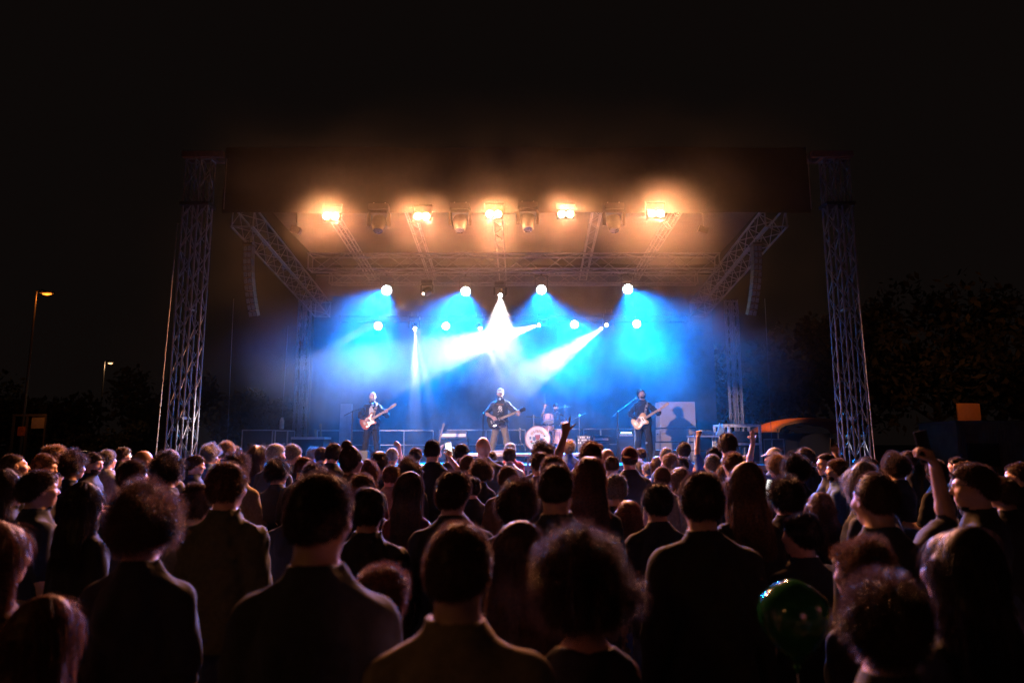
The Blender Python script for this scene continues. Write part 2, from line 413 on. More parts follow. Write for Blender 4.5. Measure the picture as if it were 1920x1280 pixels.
moving_head(1012, 609, 21.9, V(800, 672, 19.4), [(V(800, 672, 18.3), 16000, R(15), 0.5)], 'low moving head with the brightest white beam shooting left')
moving_head(1138, 609, 21.9, V(985, 716, 18.2), [(V(985, 712, 17.2), 10500, R(9.5), 0.4)], 'low moving head farthest right with a long white beam down left')

# front row: five warm blinders and four unlit moving heads
GW = 'warm twin blinders along the front truss'
for px, py, lb in ((620, 405, 'leftmost warm blinder glowing on the front truss'), (791, 405, 'second warm blinder from the left on the front truss'), (926, 401, 'middle warm blinder glowing above the singer'),
                   (1061, 401, 'fourth warm blinder glowing above the drum kit'), (1231, 400, 'rightmost warm blinder glowing in the thickest haze')):
    p = W(px, py, 14.85); o = empty('blinder', p)
    MB().box((0, 0.1, 0), (0.40, 0.14, 0.22)).build('housing', BLACK, o, bevel=0.01)
    for sx in (-1, 1):
        MB().lathe((sx * 0.095, 0.03, 0), (0, -1, 0), [(-0.02, 0.05), (0.015, 0.085), (0.02, 0.08), (0.022, 0.04)], 20).build('lamp_cell', G_WARM, o, True)
    MB().cone((-0.22, 0.1, 0), (-0.22, 0.1, 0.3), 0.012).cone((0.22, 0.1, 0), (0.22, 0.1, 0.3), 0.012).box((0, 0.1, 0.3), (0.46, 0.03, 0.03)).build('bracket', BLACK, o)
    lamp('SPOT', p + Vector((0, -0.14, -0.02)), p + Vector((0, -10, -3.5)), 1350 * K_WARM, WARM, R(166), 0.3, 0.12)
    tag(o, lb, 'blinder lamp', GW)
GM = 'unlit moving heads along the front truss'
BR = mat('silhouette brown housing', (0.022, 0.016, 0.013), 0.6, 0.1)  # colour darkened so the heads read as silhouettes against the glow
for px, py, lb in ((709, 431, 'unlit moving head between the first and second warm blinder'), (862, 430, 'unlit moving head just left of the middle blinder'),
                   (990, 428, 'unlit moving head just right of the middle blinder'), (1152, 430, 'unlit moving head between the fourth and fifth blinder, paled by haze')):
    moving_head(px, py, 14.78, W(px, py, 14.78) + Vector((0, -0.4, -1)), [], lb, lens=0.1, on=False, scale=1.3, drop=0.02, group=GM, m=BR)
for px, lb in ((555, 'small boxy lamp at the left end of the front truss'), (1318, 'small tilted boxy lamp at the right end of the front truss')):
    p = W(px, 432, 15.3); o = empty('flood_lamp', p)
    MB().box((0, 0, 0), (0.22, 0.16, 0.16), Matrix.Rotation(R(20), 3, 'Y')).build('housing', BR, o, bevel=0.01)
    MB().cone((0, 0, 0.07), (0, 0, 0.45), 0.014).build('hanger', BLACK, o)
    tag(o, lb, 'flood lamp')

# front of house spot: lights the three musicians from the left, behind the crowd
fl = Vector((-6.2, 1.0, 5.0))
for a_, sz_ in ((W(702, 790, 16.8), 9), (W(938, 790, 16.6), 9), (W(1215, 785, 17.0), 10.5), ):
    lamp('SPOT', fl, a_, 13500, (1.0, 0.64, 0.55), R(sz_), 0.3, 0.08)

lamp('SPOT', (4.6, 0.6, 5.6), W(1030, 795, 19.2), 16000, (1.0, 0.66, 0.58), R(7.5), 0.4, 0.08)
# ------------------------------------------------------------------ smoke over the stage
sm = bpy.data.materials.new('stage smoke'); sm.use_nodes = True; t = sm.node_tree; n = t.nodes; l = t.links
n.remove(n["Principled BSDF"])
pv = n.new("ShaderNodeVolumeScatter"); pv.inputs["Color"].default_value = (0.97, 0.97, 0.97, 1); pv.inputs["Anisotropy"].default_value = 0.25
tc = n.new("ShaderNodeTexCoord"); sx = n.new("ShaderNodeSeparateXYZ"); l.new(tc.outputs["Object"], sx.inputs[0])
def rng(src, a, b_, c=0.0, d=1.0, smooth=True):
    q = n.new("ShaderNodeMapRange"); q.interpolation_type = 'SMOOTHSTEP' if smooth else 'LINEAR'
    for i, v in enumerate((a, b_, c, d)): q.inputs[1 + i].default_value = v
    l.new(src, q.inputs[0]); return q.outputs[0]
def mt(op, a, b_=None, v=None):
    q = n.new("ShaderNodeMath"); q.operation = op; l.new(a, q.inputs[0])
    if b_ is not None: l.new(b_, q.inputs[1])
    if v is not None: q.inputs[1].default_value = v
    return q.outputs[0]
fx = mt('MULTIPLY', rng(sx.outputs[0], -7.4, -4.2, 0.08, 1), rng(sx.outputs[0], 7.2, 4.4, 0.05, 1))
fy = rng(sx.outputs[1], 13.6, 17.8, 0.032, 1)
fz = rng(sx.outputs[2], 9.0, 6.2)
no = n.new("ShaderNodeTexNoise"); no.inputs["Scale"].default_value = 0.55; no.inputs["Detail"].default_value = 2.5; no.inputs["Distortion"].default_value = 0.4
mp = n.new("ShaderNodeMapping"); mp.inputs["Location"].default_value = (7.7, 2.3, 1.9); l.new(tc.outputs["Object"], mp.inputs[0]); l.new(mp.outputs[0], no.inputs["Vector"])
fn = rng(no.outputs["Fac"], 0.37, 0.63, 0.2, 1.5)
low = mt('MAXIMUM', rng(sx.outputs[2], 2.7, 4.2, 0.27, 1), rng(sx.outputs[1], 18.4, 20.4, 0.0, 1.3))   # thin at the players' height
D = mt('MULTIPLY', mt('MULTIPLY', fx, fy), mt('MULTIPLY', fz, fn)); D = mt('MULTIPLY', D, low); D = mt('MULTIPLY', D, v=0.032)
# thicker smoke drifting along the row of warm lamps
def sq(v, c, r): a = mt('SUBTRACT', v, v=c); a = mt('MULTIPLY', a, v=1 / r); return mt('MULTIPLY', a, a)
lz = W(960, 403, 14.85).z
no2 = n.new("ShaderNodeTexNoise"); no2.inputs["Scale"].default_value = 0.9; no2.inputs["Detail"].default_value = 2; l.new(mp.outputs[0], no2.inputs["Vector"])
puff = None
for px_, k_ in ((618, .9), (791, .95), (926, .95), (1061, .95), (1235, 1.25)):
    xc = W(px_, 403, 14.6).x; rr = 1.0 if k_ < 1.2 else 1.4
    e_ = mt('ADD', mt('ADD', sq(sx.outputs[0], xc, rr * 1.15), sq(sx.outputs[1], 14.4, .9)), sq(sx.outputs[2], lz - .42, rr * .95))
    q_ = mt('MULTIPLY', rng(e_, 1.0, 0.0), v=k_); puff = q_ if puff is None else mt('ADD', puff, q_)
puff = mt('MULTIPLY', mt('MULTIPLY', puff, rng(no2.outputs["Fac"], .35, .65, .6, 1.3)), v=0.020)
D = mt('ADD', D, puff)
# extra smoke clouds placed to brighten the beams and the blue glow
for px, py, Yc, rr, k_ in ((925, 625, 20.2, 1.4, .035), (1055, 680, 18.8, 1.0, .05), (665, 665, 19.0, 1.5, .016), (1255, 655, 19.4, 1.5, .018), (810, 700, 20.5, 2.0, .028), (1010, 740, 20.8, 2.2, .028), (1140, 700, 21.0, 1.6, .012), (1090, 715, 18.6, .9, .03), (800, 660, 20.6, 1.0, .03)):
    c_ = W(px, py, Yc); e_ = mt('ADD', mt('ADD', sq(sx.outputs[0], c_.x, rr * 1.2), sq(sx.outputs[1], c_.y, rr)), sq(sx.outputs[2], c_.z, rr * .8))
    D = mt('ADD', D, mt('MULTIPLY', mt('MULTIPLY', rng(e_, 1.0, 0.0), rng(no2.outputs["Fac"], .35, .65, .3, 1.5)), v=k_))
l.new(D, pv.inputs["Density"]); l.new(pv.outputs[0], n["Material Output"].inputs["Volume"])
bx = MB().box((0, 18.25, 5.55), (17.0, 12.5, 9.3)).build('smoke', sm)
tag(bx, 'drifting stage smoke filling the lit space under the roof', 'smoke', kind='stuff')
try: sm.cycles.volume_step_rate = 1.0
except Exception: pass
# ------------------------------------------------------------------ people: one continuous skin grown from a distance field
class Field:
    def __init__(s, lo, hi, h):
        s.lo = np.array(lo, np.float32); s.h = h
        s.n = np.ceil((np.array(hi) - s.lo) / h).astype(int) + 1
        s.v = np.full(s.n, 10.0, np.float32)
        s.ax = [s.lo[i] + np.arange(s.n[i], dtype=np.float32) * h for i in range(3)]
    def put(s, f, lo, hi, k=0.02, op='u'):
        m = k + 3 * s.h
        i0 = np.clip(np.floor((np.array(lo) - m - s.lo) / s.h).astype(int), 0, s.n - 1)
        i1 = np.clip(np.ceil((np.array(hi) + m - s.lo) / s.h).astype(int) + 1, 1, s.n)
        if (i1 <= i0).any(): return s
        X, Y, Z = s.ax[0][i0[0]:i1[0], None, None], s.ax[1][None, i0[1]:i1[1], None], s.ax[2][None, None, i0[2]:i1[2]]
        d = f(X, Y, Z).astype(np.float32); sl = tuple(slice(a, b) for a, b in zip(i0, i1)); o = s.v[sl]
        if op == 'u':
            hh = np.clip(0.5 + 0.5 * (o - d) / k, 0, 1); s.v[sl] = o * (1 - hh) + d * hh - k * hh * (1 - hh)
        elif op == 's':
            hh = np.clip(0.5 - 0.5 * (o + d) / k, 0, 1); s.v[sl] = o * (1 - hh) - d * hh + k * hh * (1 - hh)
        return s
    def cone(s, a, b, ra, rb, k=0.02, op='u'):
        a = np.array(a, float); b = np.array(b, float); ab = b - a; L = max(ab @ ab, 1e-9); r = max(ra, rb)
        def f(X, Y, Z):
            x, y, z = X - a[0], Y - a[1], Z - a[2]
            t = np.clip((x * ab[0] + y * ab[1] + z * ab[2]) / L, 0, 1)
            return np.sqrt((x - t * ab[0]) ** 2 + (y - t * ab[1]) ** 2 + (z - t * ab[2]) ** 2) - (ra + (rb - ra) * t)
        return s.put(f, np.minimum(a, b) - r, np.maximum(a, b) + r, k, op)
    def ell(s, c, r, k=0.02, op='u', rot=None):
        c = np.array(c, float); r = np.array(r, float); q = np.array(rot) if rot is not None else None
        def f(X, Y, Z):
            x, y, z = X - c[0], Y - c[1], Z - c[2]
            if q is not None: x, y, z = [q[0][i] * x + q[1][i] * y + q[2][i] * z for i in range(3)]
            k0 = np.sqrt((x / r[0]) ** 2 + (y / r[1]) ** 2 + (z / r[2]) ** 2); k1 = np.sqrt((x / r[0] ** 2) ** 2 + (y / r[1] ** 2) ** 2 + (z / r[2] ** 2) ** 2)
            return k0 * (k0 - 1) / np.maximum(k1, 1e-6)
        m = r.max() if q is not None else r
        return s.put(f, c - m, c + m, k, op)
    def trunk(s, rows, n=2.4, k=0.03, inf=0.0, wob=None):
        T = np.array(rows); z = T[:, 0]; lo = (-T[:, 1].max() - .03, -T[:, 2].max() + T[:, 3].min() - .03, z.min()); hi = (T[:, 1].max() + .03, T[:, 2].max() + T[:, 3].max() + .03, z.max())
        def f(X, Y, Z):
            w_ = np.interp(Z, z, T[:, 1]) + inf; d_ = np.interp(Z, z, T[:, 2]) + inf; c_ = np.interp(Z, z, T[:, 3])
            q = ((np.abs(X) / w_) ** n + (np.abs(Y - c_) / d_) ** n) ** (1 / n)
            r = (q - 1) * np.minimum(w_, d_)
            if wob is not None: r = r + wob(X, Y, Z)
            return np.maximum(r, np.maximum(z.min() - Z, Z - z.max()))
        return s.put(f, lo, hi, k)
    def mesh(s, name):
        v = s.v; neg = v < 0
        c = np.zeros(tuple(x - 1 for x in v.shape), np.int8)
        for i in (0, 1):
            for j in (0, 1):
                for k in (0, 1): c += neg[i:i + c.shape[0], j:j + c.shape[1], k:k + c.shape[2]]
        mix = (c > 0) & (c < 8); ids = np.argwhere(mix); idm = np.full(c.shape, -1, np.int32); idm[mix] = np.arange(len(ids))
        val = {(i, j, k): v[ids[:, 0] + i, ids[:, 1] + j, ids[:, 2] + k] for i in (0, 1) for j in (0, 1) for k in (0, 1)}
        acc = np.zeros((len(ids), 3)); cnt = np.zeros(len(ids))
        for a in range(3):
            for u in (0, 1):
                for w_ in (0, 1):
                    p = [0, 0, 0]; o = [x for x in range(3) if x != a]; p[o[0]] = u; p[o[1]] = w_; q = list(p); q[a] = 1
                    va, vb = val[tuple(p)], val[tuple(q)]; cr = (va < 0) != (vb < 0)
                    t = np.where(cr, va / np.where(va == vb, 1, va - vb), 0)
                    pt = np.tile(np.array(p, float), (len(ids), 1)); pt[:, a] = t
                    acc += pt * cr[:, None]; cnt += cr
        P = (ids + acc / cnt[:, None]) * s.h + s.lo
        F = []
        for a in range(3):
            o = [x for x in range(3) if x != a]
            s0 = [slice(None)] * 3; s1 = [slice(None)] * 3; s0[a] = slice(0, -1); s1[a] = slice(1, None)
            n0, n1 = neg[tuple(s0)], neg[tuple(s1)]; e = np.argwhere(n0 != n1)
            e = e[(e[:, o[0]] > 0) & (e[:, o[1]] > 0) & (e[:, o[0]] < c.shape[o[0]]) & (e[:, o[1]] < c.shape[o[1]])]
            fl = n0[e[:, 0], e[:, 1], e[:, 2]]
            qs = []
            for du, dw in ((-1, -1), (0, -1), (0, 0), (-1, 0)):
                t = e.copy(); t[:, o[0]] += du; t[:, o[1]] += dw; qs.append(idm[t[:, 0], t[:, 1], t[:, 2]])
            Q = np.stack(qs, 1); flip = fl if a != 1 else ~fl
            Q = np.where(flip[:, None], Q, Q[:, ::-1]); F.append(Q[(Q >= 0).all(1)])
        return quads_mesh(name, P, np.concatenate(F))

def quads_mesh(name, P, Q, smooth=True):
    me = bpy.data.meshes.new(name); P = np.asarray(P, np.float32); Q = np.asarray(Q, np.int32)
    me.vertices.add(len(P)); me.vertices.foreach_set('co', P.ravel()); me.loops.add(Q.size); me.loops.foreach_set('vertex_index', Q.ravel())
    me.polygons.add(len(Q)); me.polygons.foreach_set('loop_start', np.arange(0, Q.size, 4, dtype=np.int32))
    try: me.polygons.foreach_set('loop_total', np.full(len(Q), 4, np.int32))
    except Exception: pass
    if smooth: me.polygons.foreach_set('use_smooth', np.ones(len(Q), bool))
    me.update(calc_edges=True); me.validate(); return me

def fold(seed, amp, f=11.0):
    r = np.random.RandomState(seed); A = r.randn(5, 3) * f; A[:, 2] *= 0.7; ph = r.rand(5) * 6.28
    def g_(X, Y, Z): return sum(np.sin(a[0] * X + a[1] * Y + a[2] * Z + p) for a, p in zip(A, ph)) * amp / 2.2
    return g_

def nrm(v): v = np.array(v, float); return v / max(np.linalg.norm(v), 1e-9)
def ik(S, T, l1, l2, pole):
    S = np.array(S, float); T = np.array(T, float); d = T - S; L = np.linalg.norm(d); L2 = min(L, (l1 + l2) * 0.995); u = nrm(d)
    a = (l1 * l1 - l2 * l2 + L2 * L2) / (2 * L2); hgt = math.sqrt(max(l1 * l1 - a * a, 0)); p = np.array(pole, float); p = nrm(p - u * (p @ u))
    return S + u * a + p * hgt, S + u * L2

# rows: z, half width, half depth, centre y
MALE = [(0.84, .150, .100, -.010), (0.92, .165, .112, -.012), (1.02, .150, .102, -.004), (1.10, .146, .098, 0.0), (1.22, .150, .112, .002), (1.30, .157, .114, -.002), (1.36, .150, .104, -.012), (1.405, .128, .085, -.020), (1.445, .108, .068, -.026), (1.475, .074, .058, -.027), (1.51, .058, .052, -.026)]
FEM = [(0.84, .160, .105, -.012), (0.92, .172, .116, -.016), (1.02, .146, .098, -.004), (1.10, .126, .085, 0.0), (1.22, .130, .105, .012), (1.30, .134, .108, .010), (1.36, .130, .092, -.010), (1.405, .110, .074, -.020), (1.445, .088, .060, -.026), (1.475, .060, .050, -.027), (1.51, .050, .046, -.026)]

def hand(F, Wr, hd, pn, curls, s=1.0, spread=0.0, right=True, thumb=0.5):
    """palm with five jointed fingers: hd along the hand, pn out of the palm"""
    hd = nrm(hd); pn = nrm(np.array(pn, float) - hd * (np.array(pn, float) @ hd)); sd = np.cross(hd, pn)   # towards the thumb for the right hand
    if not right: sd = -sd
    Wr = np.array(Wr, float)
    offs = (0.030, 0.010, -0.010, -0.029); L = (0.078, 0.088, 0.082, 0.064)
    for o, l_, cu in zip(offs, L, curls):
        kn = Wr + hd * (0.092 - abs(o - .01) * 0.25) * s + sd * o * s * 1.02
        F.cone(Wr + sd * o * 0.62 * s, kn, .0145 * s, .0120 * s, 0.008)
        p = kn; a = cu * 0.9; dirn = nrm(hd + sd * o * spread * 12)
        for seg, q in ((0.46, 1.0), (0.31, 1.15), (0.23, .8)):
            d = dirn * math.cos(a) + pn * math.sin(a); e = p + d * l_ * seg * s
            F.cone(p, e, .0095 * s, .0082 * s, 0.004); p = e; a += cu * q
    b0 = Wr + sd * 0.020 * s + hd * 0.025 * s; d = nrm(hd * 0.75 + sd * (0.75 - thumb * .5) + pn * thumb * 0.7)
    b1 = b0 + d * 0.048 * s; F.cone(b0, b1, .0165 * s, .012 * s, 0.008); d2 = nrm(d + pn * thumb * 0.9 - sd * thumb * 0.8); b2 = b1 + d2 * 0.030 * s
    F.cone(b1, b2, .0115 * s, .010 * s, .004); F.cone(b2, b2 + nrm(d2 - sd * thumb * .5) * 0.024 * s, .010 * s, .008 * s, .004)

HC = np.array((0, -0.010, 1.645))
def head_xf(yaw=0, pitch=0, roll=0):
    """turn the head about the top of the neck; returns point mapper and rotation"""
    M = (Matrix.Rotation(yaw, 3, 'Z') @ Matrix.Rotation(pitch, 3, 'X') @ Matrix.Rotation(roll, 3, 'Y')); Mn = np.array(M); pv_ = np.array((0, -.015, 1.55))
    return (lambda p: Mn @ (np.array(p, float) - pv_) + pv_), Mn
def person_mesh(name, h=0.0085, build='m', LH=None, RH=None, Lp=(-.3, -.8, -.3), Rp=(.3, -.8, -.3), Lh=None, Rh=None, legs=0.10, head=(0, 0, 0), kneel=0.0, foot_out=0.2, feet=None):
    """LH / RH: wrist targets; Lh / Rh: (hand direction, palm normal, curls, thumb)"""
    fem = build == 'f'; rows = FEM if fem else MALE
    sw = .134 if fem else .157; ra = .036 if fem else .045; bs = 1.0
    if build == 'b': rows = [(z, w_ * 1.07, d_ * 1.16, c_) for z, w_, d_, c_ in MALE]; sw = .170; ra = .050
    J = {}
    S = {'L': np.array((-sw, -.018, 1.372)), 'R': np.array((sw, -.018, 1.372))}
    LH = LH if LH is not None else (-sw - .070, .045, .845); RH = RH if RH is not None else (sw + .070, .045, .845)
    pts = [S['L'], S['R'], LH, RH]; lo = np.min(pts, 0) - .16; hi = np.max(pts, 0) + .16
    lo = np.minimum(lo, (-.30, -.22, -.01)); hi = np.maximum(hi, (.30, .24, 1.80))
    F = Field(lo, hi, h)
    F.trunk(rows, 2.3, 0.02)
    # neck and head
    hx, Mh = head_xf(*head)
    nr = .047 if fem else .057
    F.cone((0, -.025, 1.42), hx((0, -.018, 1.60)), nr * 1.15, nr * .95, .035)
    for sx in (-1, 1): F.cone((sx * sw * .92, -.022, 1.384), (sx * .035, -.030, 1.470 if not fem else 1.462), ra * 1.0, .034 if not fem else .026, .03)
    E = lambda c, r, k=.015, op='u': F.ell(hx(c), r, k, op, rot=Mh)
    E((0, -.012, 1.650), (.076, .097, .100), .01); E((0, .030, 1.600), (.062, .066, .072), .03); E((0, .052, 1.548), (.038, .034, .026), .03)
    E((0, .072, 1.662), (.050, .022, .012), .02)
    F.cone(hx((0, .088, 1.648)), hx((0, .108, 1.612)), .007, .0125, .012)
    F.cone(hx((-.012, .092, 1.606)), hx((.012, .092, 1.606)), .008, .008, .008)
    for sx in (-1, 1):
        E((sx * .031, .092, 1.641), (.016, .012, .010), .012, 's'); E((sx * .031, .078, 1.641), (.0125, .0125, .0125), .002)
        E((sx * .046, .062, 1.610), (.022, .026, .020), .025)
        E((sx * .079, -.006, 1.628), (.009, .020, .032), .006); E((sx * .085, .002, 1.630), (.006, .010, .018), .004, 's')
    F.cone(hx((-.020, .090, 1.578)), hx((.020, .090, 1.578)), .0075, .0075, .008); F.cone(hx((-.018, .088, 1.567)), hx((.018, .088, 1.567)), .008, .008, .008)
    # arms
    for sd, T, pole, hh in (('L', LH, Lp, Lh), ('R', RH, Rp, Rh)):
        e, wr = ik(S[sd], T, .285, .255, pole); J[sd] = (S[sd], e, wr); m = (e + wr) / 2
        q = S[sd] + (e - S[sd]) * .3
        F.cone(S[sd], q, ra * 1.20, ra * 1.08, .03); F.cone(q, e, ra * 1.02, ra * .76, .02)
        F.cone(e, e + (wr - e) * .3, ra * .78, ra * .82, .02); F.cone(e + (wr - e) * .3, wr, ra * .80, .027, .02)
        fd = nrm(wr - e)
        hd, pn, cu, th = hh if hh else (fd, (1 if sd == 'L' else -1, 0, 0.0), (.45, .5, .55, .6), .4)
        hand(F, wr, hd, pn, cu, .94 if not fem else .84, right=(sd == 'R'), thumb=th)
    # legs
    for sx in (-1, 1):
        hp = np.array((sx * .088, -.01, .90)); an = np.array((sx * (legs), -.03, .085)) if feet is None else np.array((sx * feet[0], feet[1], feet[2])); kn, an = ik(hp, an, .43, .42, (sx * .15, 1, 0)) if kneel else ((hp + an) / 2 + np.array((0, .02, 0.02)), an)
        F.cone(hp, kn, .088 if not fem else .090, .056, .03); F.cone(kn, kn + (an - kn) * .3, .055, .058, .02); F.cone(kn + (an - kn) * .3, an, .057, .038, .02)
        t = an + np.array((sx * foot_out * .17, .17, -.055)); F.cone(an + np.array((0, -.02, -.045)), t, .036, .026, .03); J['K' + str(sx)] = (hp, kn, an, t)
    J['lo'], J['hi'], J['rows'], J['ra'], J['sw'], J['fem'], J['F'] = lo, hi, rows, ra, sw, fem, F
    return F.mesh(name), J

def shirt_mesh(name, J, kind='tee', seed=1, hem=0.84, inf=0.017, hood=False):
    B = J['F']; F = Field(B.lo, B.lo + (B.n - 1) * B.h - B.h * .3, B.h); wf = fold(seed, .008, 15)
    rows = [(max(r[0], hem) if r[0] < hem else r[0], r[1] if r[0] > 1.2 else max(r[1], (.150 if J['fem'] else .168)), max(r[2], .108) if r[0] < 1.3 else r[2], r[3]) for r in J['rows'] if r[0] >= hem - .09]
    F.trunk(rows, 2.3, .02, inf, wf)
    sl = {'tee': .78, 'jacket': 1.9, 'tank': 0.0, 'long': 1.95}[kind]; e0 = .008 if kind != 'jacket' else .016
    for sd in ('L', 'R'):
        s0, e, wr = J[sd]; ra = J['ra'] + e0
        if sl > 0:
            q = s0 + (e - s0) * min(sl, 1); F.cone(s0, q, ra * 1.20, ra * (1.08 if sl < 1 else 1.02), .02)
            if sl > 1: F.cone(e, e + (wr - e) * (sl - 1), ra * 1.0, ra * .72, .015)
        if kind == 'tee': F.cone(s0 + (e - s0) * .4, s0 + (e - s0) * sl, ra * 1.06, ra * 1.10, .01)
    if kind != 'tank':
        for sx in (-1, 1): F.cone((sx * J['sw'] * .92, -.022, 1.386), (sx * .05, -.030, 1.462 if not J['fem'] else 1.452), (J['ra'] + e0) * 1.02, .043 if not J['fem'] else .034, .02)
    if kind == 'jacket':
        for sx in (-1, 1): F.cone((sx * .045, -.075, 1.50), (sx * .062, .01, 1.49), .020, .018, .012)
        F.cone((-.045, -.078, 1.50), (.045, -.078, 1.50), .020, .020, .012)
    # never thinner than the skin below; folds on the whole surface, neckline
    F.v = np.where(F.v < .022, np.minimum(F.v, B.v - .006), F.v)
    nz = np.abs(F.v) < .03; ii = np.argwhere(nz); X, Y, Z = [F.lo[i] + ii[:, i] * F.h for i in range(3)]
    dr_ = np.sin(36 * (np.abs(X) * .9 + Z * .8) + 2.6 * np.sin(8 * X + 6 * Z + seed)) * np.clip(np.sin(7 * X + 5 * Z + seed * 1.7), 0, 1)
    F.v[nz] += (fold(seed + 5, .0045, 34)(X, Y, Z) + .0055 * dr_).astype(np.float32)
    F.v = np.where(F.v < .02, np.minimum(F.v, B.v - .003), F.v)
    if hood: F.ell((0, -.105, 1.435), (.105, .048, .075), .02); F.cone((-.075, -.05, 1.47), (.075, -.05, 1.47), .026, .026, .02)
    F.ell((0, -.01, 1.535) if kind != 'tank' else (0, .0, 1.52), (.066, .070, .040) if kind != 'tank' else (.105, .11, .11), .012, 's')
    return F.mesh(name)
def trousers_mesh(name, J, short=False, seed=3):
    B = J['F']; F = Field(B.lo, B.lo + (B.n - 1) * B.h - B.h * .3, B.h)
    F.trunk([(z, w_, d_, c_) for z, w_, d_, c_ in J['rows'] if z < 1.05], 2.4, .03, .008)
    for k in (-1, 1):
        hp, kn, an, t = J['K' + str(k)]
        F.cone(hp, kn, .095, .076, .03); F.cone(kn, kn + (an - kn) * .35, .076, .074, .02)
        if short: F.cone(kn + (hp - kn) * .12, kn + (an - kn) * .05, .080, .084, .02)
        else: F.cone(kn, an, .076, .060, .02)
    F.v = np.where(F.v < .02, np.minimum(F.v, B.v - .005), F.v)
    nz = np.abs(F.v) < .03; ii = np.argwhere(nz); X, Y, Z = [F.lo[i] + ii[:, i] * F.h for i in range(3)]
    F.v[nz] += (fold(seed, .004, 26)(X, Y, Z)).astype(np.float32)
    return F.mesh(name)
def shoe_mesh(name, J, k):
    hp, kn, an, t = J['K' + str(k)]; c = np.minimum(an, t) - .09; d = np.maximum(an, t) + .09; c[2] = -.012; F = Field(c, d, .009)
    F.cone(an + np.array((0, -.02, -.04)), t, .047, .036, .03); F.cone(an + np.array((0, -.01, -.04)), an + np.array((0, 0, .02)), .046, .045, .02)
    F.put(lambda X, Y, Z: Z + 0 * X + 0 * Y, (c[0], c[1], -.02), (d[0], d[1], 0.0), .004, 's')
    return F.mesh(name)

# ------------------------------------------------------------------ hair: a lumpy mass plus many fine strands
def face_cut(p, y0=.038, z0=1.675, nape=1.565, side=1.600):
    """True where the scalp carries hair"""
    x, y, z = p[:, 0], p[:, 1], p[:, 2]
    f = (y - y0 - np.clip(z - z0, 0, 1) * 1.3 > 0) | (z < nape + (y + .06).clip(0) * .9) | ((np.abs(x) > .062) & (y > -.012) & (z < side + .02))
    return ~f
def strands(P, D, K, step, wd, rs, grav=0.0, curl=0.0, flow=None):
    """P roots, D directions; returns ribbon points and quads"""
    n = len(P); pts = [P]; d = D.copy(); ax = rs.randn(n, 3); ax /= np.linalg.norm(ax, axis=1)[:, None]; ph = rs.rand(n) * 6.28
    for k in range(K - 1):
        if flow is not None: d = flow(pts[-1], d, k)
        d = d + np.array((0, 0, -grav)); d /= np.linalg.norm(d, axis=1)[:, None]
        e = d
        if curl:
            u = np.cross(d, ax); u /= np.linalg.norm(u, axis=1)[:, None] + 1e-9; v = np.cross(d, u); a = ph + k * 1.9
            e = d + curl * (u * np.cos(a)[:, None] + v * np.sin(a)[:, None])
        pts.append(pts[-1] + e * step * (0.75 + .5 * rs.rand(n, 1)))
    out = []
    for k, p in enumerate(pts):
        u = np.cross(d, ax); u /= np.linalg.norm(u, axis=1)[:, None] + 1e-9; w_ = wd * (1 - .75 * (k / (K - 1)) ** 2)
        out += [p - u * w_ / 2, p + u * w_ / 2]
    V_ = np.stack(out, 1).reshape(-1, 3); base = np.arange(n)[:, None] * 2 * K
    q = np.concatenate([base + np.array((2 * k, 2 * k + 1, 2 * k + 3, 2 * k + 2)) for k in range(K - 1)], 0)
    return V_, q
CEN = np.array((0, -.012, 1.650)); RAD = np.array((.076, .097, .100))
def scalp(n, rs, grow=0.004, **k):
    d = rs.randn(n * 3, 3); d /= np.linalg.norm(d, axis=1)[:, None]; p = CEN + d * (RAD + grow); ok = face_cut(p, **k); p = p[ok][:n]; nn = (p - CEN) / RAD ** 2; nn /= np.linalg.norm(nn, axis=1)[:, None]
    return p, nn
